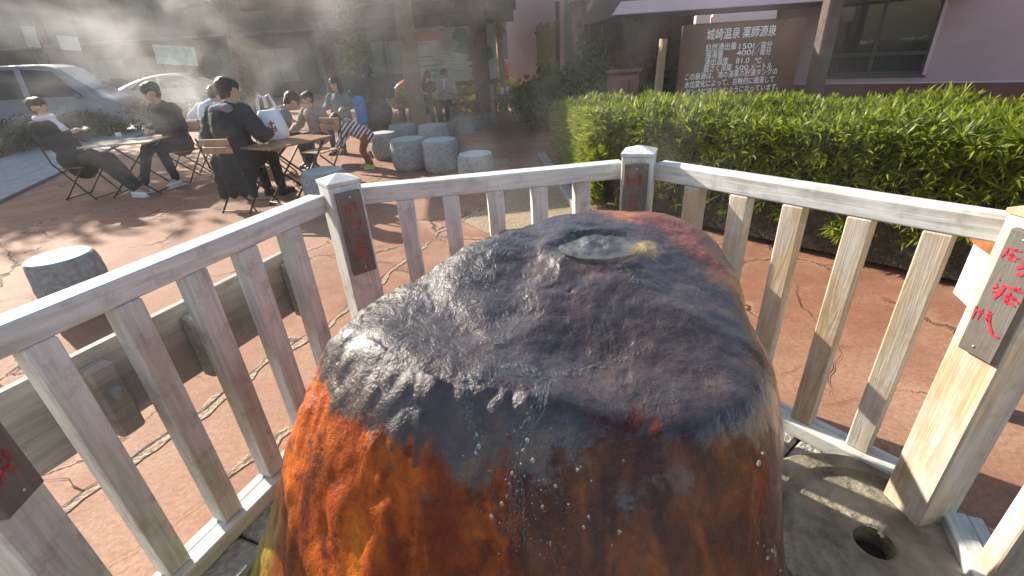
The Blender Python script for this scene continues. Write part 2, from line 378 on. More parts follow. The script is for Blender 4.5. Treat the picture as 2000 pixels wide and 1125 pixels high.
for i in range(6):
    v = V[i]; inw = (HC - v).normalized(); c2 = v + inw * (.058 if i != 3 else .098)
    ang = math.atan2(inw.y, inw.x)                    # local +X faces the rock
    W = M_['fence_tan'] if i in (3, 4) else M_['fence']
    rot = rotz(ang)
    zt = 1.062
    b = MB().box((0, 0, 0), (PW, PW, zt - .03), None, 0, .005)
    post = b.build('post', W, fence); post.matrix_local = Matrix.Translation((c2.x - HC.x, c2.y - HC.y, (zt + .03) / 2)) @ rot.to_4x4()
    h = PW / 2
    hz = (zt - .03) / 2
    cap = MB().add([(-h - .003, -h - .003, hz), (h + .003, -h - .003, hz), (h + .003, h + .003, hz), (-h - .003, h + .003, hz), (-h - .003, -h - .003, hz + .012), (h + .003, -h - .003, hz + .012), (h + .003, h + .003, hz + .012), (-h - .003, h + .003, hz + .012), (0, 0, hz + .036)],
                   [(0, 3, 2, 1), (0, 1, 5, 4), (1, 2, 6, 5), (2, 3, 7, 6), (3, 0, 4, 7), (4, 5, 8), (5, 6, 8), (6, 7, 8), (7, 4, 8)])
    cap.build('post_cap', M_['fence'] if i in (1, 2, 0) else W, post)
    ph = .34
    pl = MB().box((h + .010, .012 if i == 3 else 0, hz - .025 - ph / 2), (.018, .086 if i == 3 else .098, ph), None, 0, .003).build('plaque', M_['plaque'], post)
    for zz in (hz - .045, hz - ph + .0): MB().ball((h + .0195, .004, zz), .0035, 5).build('nail', M_['nail'], post)
    # red brush strokes of the worn writing on each plaque
    rs = random.Random(100 + i * 7)
    if i in (0, 1, 2, 3):
        st = MB()
        def stroke(y0, z0, y1, z1, wd):
            p0 = Vector((h + .0205, y0, z0)); p1 = Vector((h + .0205, y1, z1)); dd = (p1 - p0); nn = Vector((0, -dd.z, dd.y)).normalized() * wd / 2
            m_ = (p0 + p1) / 2 + nn * rs.uniform(-.6, .6)
            st.add([p0 - nn * .7, p0 + nn * .7, m_ + nn, p1 + nn * .5, p1 - nn * .5, m_ - nn], [(0, 1, 2, 3, 4, 5)])
        def glyph(cy, cz, s, kind):
            # hand-brushed characters: written as strokes
            G = {'a': [(-.5, .45, -.45, -.5), (-.1, .45, -.15, -.4), (.1, .5, .45, .35), (.15, .2, .5, .1), (.3, .5, .3, -.1), (.1, -.1, .55, -.2), (-.5, .15, 0, .2)],
                 'b': [(0, .5, -.45, .1), (-.4, .1, -.1, -.45), (0, .5, .45, .25), (.45, .25, .35, -.3), (.35, -.3, .05, -.5), (-.1, .1, .2, .05), (.1, .3, .05, -.3)],
                 'c': [(0, .5, 0, -.4), (0, .1, .4, .1), (-.4, -.4, .5, -.45)],
                 'd': [(-.3, .4, .3, .45), (-.3, .4, -.35, -.1), (.3, .45, .3, -.05), (-.3, .15, .3, .2), (-.35, -.1, .3, -.05), (0, -.05, -.35, -.5), (.1, -.05, .3, -.5)],
                 'e': [(-.05, .5, .05, .42), (-.1, .2, .05, .1), (-.15, -.2, .1, .05), (-.1, -.4, .15, -.3)],
                 'f': [(-.3, .35, .45, .4), (-.25, .35, -.4, -.3), (0, .2, .05, -.3), (.1, .1, .4, -.1), (-.2, 0, .5, 0), (-.1, -.2, .35, -.25), (.2, .5, .15, .3)],
                 'g': [(-.3, .4, -.1, -.1), (-.1, -.1, .1, -.4), (.1, -.4, .35, -.35)]}[kind]
            for (y0, z0, y1, z1) in G: stroke(cy + y0 * s, cz + z0 * s, cy + y1 * s, cz + z1 * s, s * rs.uniform(.10, .17))
        seq = {0: 'abd', 1: 'abcd', 2: 'aec', 3: 'efg'}[i]
        top = hz - .07; step = (ph - .09) / len(seq)
        for k, gk in enumerate(seq):
            glyph((.024 if i == 3 else 0) * 1, top - step * (k + .35), min(step * .85, .062), gk)
            if i == 3: glyph(-.008, top - step * (k + .2), .04, 'fea'[k])
        o = st.build('red_writing', M_['redpaint'] if i == 3 else M_['redfaded'], post); o['kind'] = 'stuff'

# ------------------------------------------------------------------ grey plank on outer side of the fence with battens
a, c, d, nin = segframe(0)
bd = thing('grey_board', 'long grey wooden board with three battens fixed outside the fence', 'board', (0, 0, 0))
def Q3(t, off, z): q = a + d * t + nin * off; return Vector((q.x, q.y, z))
Z3 = Vector((0, 0, 1)); D3 = Vector((d.x, d.y, 0)); N3 = Vector((nin.x, nin.y, 0))
rot = Matrix((N3, Z3, D3)).transposed()
BO = -.155
o = MB().box((0, 0, 0), (.032, .255, .95), None, 0, .004).build('plank', M_['greyboard'], bd)
o.matrix_local = Matrix.Translation(Q3(.625, BO, .693)) @ rot.to_4x4()
for t_ in (.365, .655, 1.07):
    o = MB().box((0, 0, 0), (.05, .235, .066), None, 0, .008).build('batten', M_['greyboard'], bd)
    o.matrix_local = Matrix.Translation(Q3(t_, BO + .042, .668)) @ rot.to_4x4()
    o = MB().bar(Q3(t_, BO + .067, .70), Q3(t_, -.056, .70), .03, .03).build('bracket', M_['greyboard'], bd)

# ------------------------------------------------------------------ the spring rock
def rock_material():
    m, t, p, tc = new_mat('wet_mineral_rock')
    v = tc.outputs['Object']
    sep = t.nodes.new('ShaderNodeSeparateXYZ'); t.links.new(v, sep.inputs[0]); X, Y, Z = sep.outputs
    geo = t.nodes.new('ShaderNodeNewGeometry'); sn = t.nodes.new('ShaderNodeSeparateXYZ'); t.links.new(geo.outputs['Normal'], sn.inputs[0])
    run = noise_n(t, mapping(t, v, (1, 1, .16)), 9, 6, .65, .4)          # runs of mineral, falling with the water
    runf = noise_n(t, mapping(t, v, (1, 1, .22)), 34, 6, .7, .3)
    blot = noise_n(t, v, 6.5, 7, .68, .3); fine = noise_n(t, v, 60, 6, .7); mid = noise_n(t, v, 19, 6, .65)
    # orange iron crust
    org = ramp(t, run, [(.28, (.12, .022, .006)), (.42, (.36, .068, .009)), (.56, (.56, .125, .010)), (.74, (.66, .24, .018))])
    org = mix(t, ramp(t, mid, [(.54, 0.0), (.64, .8)]), org, (.09, .018, .007))
    org = mix(t, ramp(t, runf, [(.58, 0.0), (.74, .65)]), org, (.05, .014, .008))
    org = mix(t, ramp(t, noise_n(t, mapping(t, v, (1, 1, .4)), 4.2, 4, .6, .6), [(.48, 0.0), (.56, .75)]), org, (.10, .018, .006))
    # brown-red wash
    brn = ramp(t, run, [(.3, (.035, .012, .008)), (.5, (.095, .028, .013)), (.7, (.17, .05, .02))])
    brn = mix(t, ramp(t, runf, [(.5, 0.0), (.72, .6)]), brn, (.02, .012, .012))
    stk = noise_n(t, mapping(t, v, (1, 1, .045)), 17, 3, .6, .5)
    brn = mix(t, ramp(t, stk, [(.36, .85), (.50, 0.0)]), brn, (.04, .014, .016))
    brn = mix(t, ramp(t, stk, [(.55, 0.0), (.70, .75)]), brn, (.26, .065, .013))
    # dark slate crown
    blk = ramp(t, blot, [(.3, (.016, .011, .011)), (.52, (.048, .031, .028)), (.75, (.13, .08, .062))])
    # where is what (mapped on the stone itself)
    wob = mth(t, 'MULTIPLY', mth(t, 'SUBTRACT', blot, .5), .34)
    wob2 = mth(t, 'MULTIPLY', mth(t, 'SUBTRACT', run, .5), .34)
    side = mth(t, 'ADD', mth(t, 'SUBTRACT', mth(t, 'ADD', X, .06), mth(t, 'MULTIPLY', mth(t, 'SUBTRACT', .9, Z), .10)), wob2)
    f_or = sst(t, mth(t, 'ADD', side, mth(t, 'MULTIPLY', mth(t, 'SUBTRACT', runf, .5), .16)), -.02, .045, True)
    c = mix(t, f_or, brn, org)
    topz = mth(t, 'ADD', mth(t, 'ADD', Z, mth(t, 'MULTIPLY', X, .05)), mth(t, 'ADD', wob, wob2))
    f_top = sst(t, mth(t, 'ADD', topz, mth(t, 'MULTIPLY', mth(t, 'SUBTRACT', runf, .5), .12)), .85, .905)
    c = mix(t, f_top, c, blk)
    # rust over the far right of the crown and the rim behind the basin
    bx_ = mth(t, 'ADD', mth(t, 'ADD', mth(t, 'MULTIPLY', X, .9), mth(t, 'MULTIPLY', Y, .75)), mth(t, 'MULTIPLY', wob, .8))
    f_r = sst(t, bx_, 1.13, 1.27, False, .95)
    c = mix(t, f_r, c, ramp(t, blot, [(.3, (.11, .026, .010)), (.52, (.26, .062, .016)), (.68, (.55, .19, .02))]))
    # yellow-green algae low on the left flank and a few yellow runs
    f_y = mth(t, 'MULTIPLY', sst(t, mth(t, 'ADD', mth(t, 'ADD', X, mth(t, 'MULTIPLY', Z, -.45)), mth(t, 'MULTIPLY', wob, .35)), -.87, -.76, True), sst(t, Z, .50, .68, True))
    c = mix(t, f_y, c, ramp(t, mid, [(.35, (.03, .035, .006)), (.5, (.20, .19, .012)), (.7, (.50, .36, .02))]))
    f_s = mth(t, 'MULTIPLY', ramp(t, noise_n(t, mapping(t, v, (1, 1, .05)), 13, 3, .5), [(.63, 0.0), (.69, .8)]), ramp(t, Z, [(.35, 1.0), (.62, 0.0)]))
    c = mix(t, mth(t, 'MULTIPLY', f_s, f_or), c, (.34, .20, .012))
    dv_ = t.nodes.new('ShaderNodeVectorMath'); dv_.operation = 'DISTANCE'; t.links.new(v, dv_.inputs[0]); dv_.inputs[1].default_value = (BAS.x + .115, BAS.y - .02, BAS.z)
    c = mix(t, sst(t, mth(t, 'ADD', dv_.outputs['Value'], mth(t, 'MULTIPLY', mth(t, 'SUBTRACT', mid, .5), .10)), .02, .055, True, .85), c, (.42, .28, .07))
    c = mix(t, ramp(t, fine, [(.34, .35), (.52, 0.0)]), c, (.015, .01, .009))
    t.links.new(c, p.inputs['Base Color'])
    # wet film: very glossy where water runs, rougher on the crust
    rgh = mix(t, f_or, ramp(t, runf, [(.3, .14), (.7, .30)]), ramp(t, mid, [(.3, .30), (.7, .62)]))
    rgh = mix(t, f_top, rgh, ramp(t, mid, [(.3, .22), (.7, .42)]))
    t.links.new(rgh, p.inputs['Roughness']); t.links.new(mix(t, f_top, (.22, .22, .22), (.55, .55, .55)), p.inputs['Specular IOR Level'])
    cw = mix(t, f_top, mix(t, f_or, (.26, .26, .26), (.10, .10, .10)), (1.0, 1.0, 1.0)); t.links.new(cw, p.inputs['Coat Weight'])
    p.inputs['Coat Roughness'].default_value = .06; p.inputs['Coat IOR'].default_value = 1.33
    # water ripples
    rip = noise_n(t, mapping(t, v, (1.6, 1, .5)), 22, 4, .6, 1.2)
    b1 = bumpn(t, p, mid, .38, .016)
    gr_ = noise_n(t, v, 120, 5, .7)
    b2 = bumpn(t, p, mth(t, 'ADD', mth(t, 'MULTIPLY', fine, mth(t, 'ADD', mth(t, 'MULTIPLY', f_or, 1.8), .32)), mth(t, 'MULTIPLY', mth(t, 'MULTIPLY', gr_, f_or), .7)), .42, .005, b1)
    b3 = bumpn(t, p, rip, .38, .008, b2)
    bc = t.nodes.new('ShaderNodeBump'); bc.inputs['Strength'].default_value = .26; bc.inputs['Distance'].default_value = .012
    t.links.new(rip, bc.inputs['Height']); t.links.new(b1, bc.inputs['Normal']); t.links.new(bc.outputs[0], p.inputs['Coat Normal'])
    return m
M_['water'] = mat('clear_spring_water', (.86, .93, .93), .04, var=.02, trans=.93, ior=1.33, bump=.5, bscale=55)
M_['rim'] = mat('ochre_mineral_rim', (.42, .27, .07), .35, var=.5, scale=40, bump=.8, bscale=60, coat=.6)

RC = Vector((.13, .92))
# shoulder of the stone: (pixel u, v, distance y)
SH = [(672, 640, .84), (705, 655, .74), (800, 735, .66), (905, 755, .625), (985, 735, .625), (1060, 752, .60), (1150, 735, .605), (1290, 800, .565), (1430, 800, .575), (1500, 755, .64), (1518, 720, .74),
      (1488, 680, .83), (1452, 610, .95), (1446, 530, 1.06), (1398, 458, 1.19), (1285, 428, 1.29), (1190, 420, 1.33), (1100, 425, 1.30), (1000, 458, 1.22), (900, 510, 1.12), (830, 558, 1.04), (740, 605, .93)]
sh3 = [aty(*s) for s in SH]
pol = sorted([(math.atan2(p.y - RC.y, p.x - RC.x), (p.xy - RC).length, p.z) for p in sh3])
ta = np.array([p[0] for p in pol]); tr = np.array([p[1] for p in pol]); tz = np.array([p[2] for p in pol])
NT = 420
th = np.linspace(-math.pi, math.pi, NT, endpoint=False)
ext = lambda x: np.concatenate([x[-6:] , x, x[:6]])
exa = np.concatenate([ta[-6:] - 2 * math.pi, ta, ta[:6] + 2 * math.pi])
Rs = np.interp(th, exa, ext(tr)); Zs = np.interp(th, exa, ext(tz))
def csmooth(x, k):
    ker = np.hanning(2 * k + 3)[1:-1]; ker /= ker.sum()
    return np.convolve(np.concatenate([x[-k:], x, x[:k]]), ker, 'valid')
Rs = csmooth(Rs, 8) * (1.045 - .055 * np.clip(np.cos(th + .35), 0, 1) ** 2)
Zs = csmooth(Zs, 10) + .028 - .055 * np.clip(-np.sin(th), 0, 1) ** 1.5
# foot of the stone
FT = [(-.89, .95), (-.85, .60), (-.55, .22), (-.2, .10), (.2, .08), (.48, .16), (.585, .40), (.60, .80), (.66, 1.15), (.56, 1.48), (.15, 1.66), (-.3, 1.52), (-.65, 1.28)]
fp = sorted([(math.atan2(y - RC.y, x - RC.x), math.hypot(x - RC.x, y - RC.y)) for x, y in FT])
fa = np.array([p[0] for p in fp]); fr = np.array([p[1] for p in fp])
Rb = csmooth(np.interp(th, np.concatenate([fa[-3:] - 2 * math.pi, fa, fa[:3] + 2 * math.pi]), np.concatenate([fr[-3:], fr, fr[:3]])), 18)
# waist: silhouette half way down
NTOP, NSIDE = 90, 150
ctrl = [(0.13, 0.92, 0.985), (0.2, 1.16, 1.052), (0.26, 1.02, 1.02), (0.0, 0.95, 0.985), (0.38, 0.85, 0.975), (0.1, 0.72, 0.92), (-0.12, 0.8, 0.955), (0.3, 0.72, 0.925), (0.45, 1.1, 1.03), (-0.05, 1.1, 1.02), (0.2, 0.64, 0.895), (0.05, 0.84, 0.96), (-0.22, 0.9, 0.98), (0.5, 0.95, 0.985)]
cx_ = np.array([[c[0], c[1]] for c in ctrl] + [[RC.x + r * math.cos(a), RC.y + r * math.sin(a)] for a, r in zip(th[::14], Rs[::14])])
cz_ = np.array([c[2] for c in ctrl] + list(Zs[::14]))
def topz(x, y):
    d2 = (cx_[:, 0] - x) ** 2 + (cx_[:, 1] - y) ** 2 + .0025
    w_ = 1 / d2 ** 1.7; return float((w_ * cz_).sum() / w_.sum())
verts = []
for j in range(NTOP):
    s = j / (NTOP - 1) * .97
    for i in range(NT):
        x = RC.x + Rs[i] * s * math.cos(th[i]); y = RC.y + Rs[i] * s * math.sin(th[i])
        verts.append([x, y, 0.0, i, s])
tz_grid = {}
arr = np.array([[v[0], v[1]] for v in verts])
zz = np.zeros(len(arr))
for k0 in range(0, len(arr), 4000):
    A_ = arr[k0:k0 + 4000]
    d2 = ((A_[:, None, :] - cx_[None]) ** 2).sum(-1) + .003
    w_ = 1 / d2 ** 1.6; zz[k0:k0 + 4000] = (w_ * cz_).sum(1) / w_.sum(1)
pts = np.column_stack([arr, zz])
side = []
for j in range(1, NSIDE + 1):
    u_ = j / NSIDE
    for i in range(NT):
        # shoulder rolls over, then the flank flares to the foot
        roll = min(u_ / .10, 1.0)
        r = Rs[i] * (.97 + .045 * math.sin(roll * math.pi / 2)) 
        dz = .03 * (1 - math.cos(roll * math.pi / 2))
        if u_ > .10:
            q = (u_ - .10) / .90
            r = r + (Rb[i] - r) * (q ** 1.0 * .8 + .2 * q ** .5)
            dz = .03 + (Zs[i] - .03 + .03) * q
        side.append((RC.x + r * math.cos(th[i]), RC.y + r * math.sin(th[i]), Zs[i] - dz))
pts = np.vstack([pts, np.array(side)])
nr = NTOP + NSIDE
# soften the shoulder by relaxing the rings
G = pts.reshape(nr, NT, 3)
for it in range(280):
    n_ = G.copy(); n_[1:-1] = .5 * G[1:-1] + .25 * (G[:-2] + G[2:])
    lam = np.ones((nr, 1, 1)); lam[:4] = 0; G = G * (1 - lam) + n_ * lam
    if it % 3 == 0: G = .6 * G + .2 * (np.roll(G, 1, 1) + np.roll(G, -1, 1))
# the little crater the water wells up from: where the sight line through it meets the crown
gt = G[:NTOP].reshape(-1, 3); best = None
for k in range(60):
    y_ = .95 + .006 * k; p_ = aty(1168, 482, y_); i_ = np.argmin((gt[:, 0] - p_.x) ** 2 + (gt[:, 1] - p_.y) ** 2); e_ = abs(gt[i_, 2] - p_.z)
    if best is None or e_ < best[0]: best = (e_, p_, gt[i_, 2])
BAS = Vector((best[1].x, best[1].y, float(best[2])))
M_['rock'] = rock_material()
# normals and displacement
du = np.roll(G, -1, 1) - np.roll(G, 1, 1); dv = np.zeros_like(G); dv[1:-1] = G[2:] - G[:-2]; dv[0] = G[1] - G[0]; dv[-1] = G[-1] - G[-2]
N = np.cross(dv, du); N /= (np.linalg.norm(N, axis=-1, keepdims=True) + 1e-9); N[0] = (0, 0, 1)
N[N[..., 2] < -.5] *= -1
out = G.copy()
for j in range(nr):
    for i in range(NT):
        x, y, z = G[j, i]; p = Vector((x, y, z))
        a_ = noise.fractal(p * 3.1 + Vector((3, 1, 7)), 1.0, 2.0, 2) * .016
        a_ += (1 - abs(noise.noise(p * 4.5 + Vector((9, 2, 4))))) * .010 - .005
        fl = noise.fractal(Vector((x * 13, y * 13, z * 3.2)), 1.0, 2.0, 3) * .0045
        a_ += fl
        # knobbly iron crust on the left flank
        if x < .02 and j > NTOP - 4: a_ += abs(noise.noise(Vector((x * 24, y * 24, z * 4.5)))) * .010
        if j < NTOP:
            # crater with raised lip
            dx = (x - BAS.x) / .105; dy = (y - BAS.y) / .085; rr_ = math.hypot(dx, dy)
            if rr_ < 2: a_ += .008 * math.exp(-((rr_ - 1.12) / .30) ** 2) * (.7 + 1.4 * noise.noise(p * 16)) - .016 * max(0, 1 - rr_ ** 3 if rr_ < 1 else 0)
        if j < 3: a_ *= .6 + .1 * j if j else 0.0
        out[j, i] = G[j, i] + N[j, i] * a_
fs = []
for j in range(nr - 1):
    for i in range(NT):
        fs.append((j * NT + i, (j + 1) * NT + i, (j + 1) * NT + (i + 1) % NT, j * NT + (i + 1) % NT))
me = bpy.data.meshes.new('spring_rock'); vl = out.reshape(-1, 3).copy()
vl[:, 0] -= 0; me.from_pydata(vl.tolist(), [], fs); me.materials.append(M_['rock'])
bm = bmesh.new(); bm.from_mesh(me); bmesh.ops.remove_doubles(bm, verts=bm.verts[:NT], dist=1e-5); bmesh.ops.recalc_face_normals(bm, faces=bm.faces); bm.to_mesh(me); bm.free()
me.polygons.foreach_set('use_smooth', [True] * len(me.polygons))
rock = tag(link('spring_rock', me), 'big wet boulder streaked rust orange and slate, hot water welling from its top', 'rock')
# welling water in the crater: a low boiling dome
b = MB(); vs = []; fs = []
zb = BAS.z - .010
for j in range(15):
    for i in range(40):
        s = j / 14; a = 2 * math.pi * i / 40; x = BAS.x + .100 * s * math.cos(a); y = BAS.y + .080 * s * math.sin(a)
        z = zb + .024 * math.exp(-(s / .75) ** 2) + .008 + noise.noise(Vector((x * 38, y * 38, 2))) * .012 * (1 - .5 * s)
        vs.append((x, y, z))
for j in range(14):
    for i in range(40): fs.append((j * 40 + i, (j + 1) * 40 + i, (j + 1) * 40 + (i + 1) % 40, j * 40 + (i + 1) % 40))
b.add(vs, fs); o = b.build('welling_water', M_['water'], None, True)
tag(o, 'clear hot water bubbling up in the crater on top of the boulder', 'water', kind='stuff')
# beads and spatter of running water clinging to the stone
from mathutils.bvhtree import BVHTree
bmr = bmesh.new(); bmr.from_mesh(rock.data); bvh_r = BVHTree.FromBMesh(bmr); bmr.free()
rnd = random.Random(5); b = MB()
def bead(u, v, r):
    hit, nn, _, _ = bvh_r.ray_cast(Vector((0, 0, CAM_H)), ray(u, v).normalized())
    if hit is not None: b.ball(hit + nn * r * .25, (r, r, r * .8), 5)
for (poly, n_, sp, r0) in (([(905, 748), (950, 728), (1000, 712), (1030, 722), (1062, 742), (1120, 728), (1180, 708), (1250, 690)], 170, 7, .0028), ([(905, 760), (915, 810), (930, 850), (934, 885)], 60, 6, .0026), ([(1062, 745), (1045, 800), (1015, 850), (1000, 900), (1010, 970), (1000, 1040)], 130, 12, .0026),
                           ([(1085, 495), (1100, 488), (1118, 470), (1130, 458)], 90, 8, .0034), ([(1150, 512), (1200, 520), (1240, 535), (1245, 560)], 70, 10, .0028), ([(1210, 455), (1235, 470), (1225, 490)], 40, 6, .003), ([(720, 640), (780, 655), (830, 650)], 60, 18, .0022), ([(1030, 975), (1100, 985), (1150, 990)], 50, 16, .0022), ([(955, 690), (985, 660), (1000, 640)], 40, 8, .0022)):
    for k in range(n_):
        f_ = rnd.random() * (len(poly) - 1); i_ = int(f_); a0, a1 = poly[i_], poly[i_ + 1]; q_ = f_ - i_
        bead(a0[0] + (a1[0] - a0[0]) * q_ + rnd.gauss(0, sp), a0[1] + (a1[1] - a0[1]) * q_ + rnd.gauss(0, sp * .7), r0 * rnd.uniform(.4, 1.15))
# thin trickles running down the face
def trickle(path, r0, seed):
    rr_ = random.Random(seed); P_ = []; W_ = []
    for a0, a1 in zip(path[:-1], path[1:]):
        for k in range(9):
            q_ = k / 9; u_ = a0[0] + (a1[0] - a0[0]) * q_ + rr_.gauss(0, 1.6); v_ = a0[1] + (a1[1] - a0[1]) * q_
            hit, nn, _, _ = bvh_r.ray_cast(Vector((0, 0, CAM_H)), ray(u_, v_).normalized())
            if hit is not None: P_.append(hit + nn * r0 * .15); W_.append(r0 * rr_.uniform(.35, 1.25))
    if len(P_) > 3: W_[0] = W_[-1] = r0 * .1; b.tube(P_, W_, 6)
for k in range(3): dx_ = rnd.gauss(0, 7); trickle([(905 + dx_, 752), (912 + dx_, 800), (925 + dx_ * .7, 850), (933 + dx_ * .4, 900)], .0015, k)
for k in range(6): dx_ = rnd.gauss(0, 13); trickle([(1060 + dx_, 742), (1048 + dx_, 800), (1018 + dx_, 850), (1000 + dx_ * .8, 905), (1008 + dx_, 975), (1003 + dx_ * 1.3, 1060 + rnd.uniform(-40, 40))], .0014, 20 + k)
o = b.build('water_beads', M_['water'], None, True); tag(o, 'beads of running water sparkling on the boulder', 'water drops', kind='stuff')
# falling drops and splashes in front of the stone
rnd = random.Random(11); b = MB()
bvh = None
def drop(u, v, y, r, st=1.6):
    c_ = aty(u, v, y); b.ball(c_, (r, r, r * st), 5)
for (u, v) in ((932, 850), (935, 872), (930, 885), (1135, 912), (1128, 918), (1218, 900), (1075, 1060), (1490, 885), (1482, 905), (1000, 925), (1018, 905), (995, 945), (1010, 960), (1110, 985), (1060, 990), (1150, 1010), (1140, 1030), (990, 970), (960, 1010), (1210, 1040), (1195, 1065), (1480, 1060), (1500, 1090), (1510, 1075), (1040, 900), (905, 890), (1022, 880), (1030, 860), (1155, 940), (1085, 950), (1025, 930), (980, 985)):
    drop(u, v, .50 - (v - 850) * .0003, rnd.uniform(.0014, .0030), rnd.uniform(1.0, 2.2))
for k in range(70):
    u = rnd.gauss(1020, 40); v = rnd.uniform(830, 1110); drop(u + (v - 900) * .15, v, .47 - (v - 850) * .0002, rnd.uniform(.0004, .0011), rnd.uniform(1, 2))
for k in range(30): drop(rnd.uniform(1480, 1545), rnd.uniform(1050, 1120), .5, rnd.uniform(.0008, .002), 1.4)
o = b.build('water_droplets', M_['water'], None, True); tag(o, 'clear water drops splashing down the front of the boulder', 'water drops', kind='stuff')

# round concrete cover with a dark drain hole on the pool floor
cc = at(1700, 1075, .03)
lid = thing('drain_cover', 'round mossy concrete cover with dark hole beside the boulder', 'cover', (cc.x, cc.y, 0))
prof_o = []
b = MB(); nseg = 48
def ring(r, z, n_=nseg, cx=0, cy=0): return [(cx + r * math.cos(2 * math.pi * k / n_), cy + r * math.sin(2 * math.pi * k / n_), z) for k in range(n_)]
rings = [ring(.34, .0), ring(.34, .085), ring(.325, .10), ring(.265, .10), ring(.255, .078), ring(.062, .075), ring(.055, .07), ring(.05, -.0)]
vs = [p for r in rings for p in r]; fs = []
for j in range(len(rings) - 1):
    for k in range(nseg): fs.append((j * nseg + k, j * nseg + (k + 1) % nseg, (j + 1) * nseg + (k + 1) % nseg, (j + 1) * nseg + k))
b.add(vs, fs)
M_['lid'] = mat('mossy_concrete', (.20, .175, .12), .6, var=.5, scale=9, bump=.8, bscale=35, col2=(.31, .28, .21))
b.build('cover_ring', M_['lid'], lid)
MB().add(ring(.052, .006), [tuple(range(nseg))]).build('drain_hole', M_['crack'], lid)
MB().box((-.31, .1, .05), (.10, .025, .02), rotz(.5), 0, .006).build('moss_tuft', mat('yellow_moss', (.42, .27, .03), .9, var=.6, scale=60, bump=1, bscale=80), lid)

# ------------------------------------------------------------------ pavements, road, kerbs beyond the court
def quad(name, pts, z, m, kind='structure'):
    b = MB().add([(p.x, p.y, z) for p in pts], [tuple(range(len(pts)))]); return tag(b.build(name, m), kind=kind)
kd = Vector((-8.6 + 7.2, 9.9 - 6.5, 0)).normalized()           # direction of the pavement edge
kd = (at(165, 318) - at(0, 398)); kd.z = 0; kd.normalize(); kn = Vector((-kd.y, kd.x, 0))
K0 = at(0, 398) - kd * 8
base = [K0, K0 + kd * 30, K0 + kd * 30 + kn * 40, K0 + kn * 40]
pav = quad('pavement', [K0 + kn * .14, K0 + kd * 26 + kn * .14, K0 + kd * 26 + kn * 2.2, K0 + kn * 2.2], .006, M_['concrete'])
kb = thing('pavement_kerb', 'pale concrete kerb strip edging the pavement beside the court', 'kerb', (0, 0, 0))
for k in range(26):
    p = K0 + kd * (k + .5) + kn * .06
    o = MB().box((0, 0, 0), (.985, .12, .05), None, 0, .008).build('kerb_block', M_['slab'], kb); o.location = (p.x, p.y, .02); o.rotation_euler = (0, 0, math.atan2(kd.y, kd.x))
sm_ = MB().box((0, 0, 0), (.592, .392, .03), None, 0, .004).mesh('paving_slab', M_['slab'])
for r_ in range(5):
    for k in range(26):
        p = K0 + kd * (2 + .6 * k + (.3 if r_ % 2 else 0)) + kn * (.34 + .4 * r_)
        o = link('paving_slab', sm_, pav, (p.x, p.y, .016 + .002 * ((k * 7 + r_ * 3) % 3)), (0, 0, math.atan2(kd.y, kd.x)))
quad('road', [K0 + kn * 3.6 - kd * 20, K0 + kd * 60 + kn * 3.6, K0 + kd * 60 + kn * 60, K0 + kn * 60 - kd * 20], .008, M_['asphalt'])

# ------------------------------------------------------------------ foliage helpers
def leaf_mat(name, c1, c2, rough=.45, trans=.35, spec=.4, scale=1.2):
    m = bpy.data.materials.new(name); m.use_nodes = True; t = m.node_tree; p = t.nodes['Principled BSDF']; outn = t.nodes['Material Output']
    geo = t.nodes.new('ShaderNodeNewGeometry')
    c = ramp(t, geo.outputs['Random Per Island'], [(0, c1), (.55, tuple((a + b_) / 2 for a, b_ in zip(c1, c2))), (1, c2)])
    t.links.new(c, p.inputs['Base Color']); p.inputs['Roughness'].default_value = rough; p.inputs['Specular IOR Level'].default_value = spec
    tl = t.nodes.new('ShaderNodeBsdfTranslucent'); c_t = mix(t, 1.0, c, (1.25, 1.25, .5), 'MULTIPLY'); t.links.new(c_t, tl.inputs['Color'])
    mx = t.nodes.new('ShaderNodeMixShader'); mx.inputs[0].default_value = trans
    t.links.new(p.outputs[0], mx.inputs[1]); t.links.new(tl.outputs[0], mx.inputs[2]); t.links.new(mx.outputs[0], outn.inputs['Surface'])
    return m
def np_mesh(name, verts, faces4, m, smooth=False):
    me = bpy.data.meshes.new(name); nv = len(verts); nf = len(faces4); k = faces4.shape[1]
    me.vertices.add(nv); me.vertices.foreach_set('co', np.asarray(verts, np.float32).ravel())
    me.loops.add(nf * k); me.loops.foreach_set('vertex_index', np.asarray(faces4, np.int32).ravel())
    me.polygons.add(nf); me.polygons.foreach_set('loop_start', np.arange(0, nf * k, k, dtype=np.int32)); me.polygons.foreach_set('loop_total', np.full(nf, k, np.int32))
    me.materials.append(m); me.update(calc_edges=True); me.validate(); return me
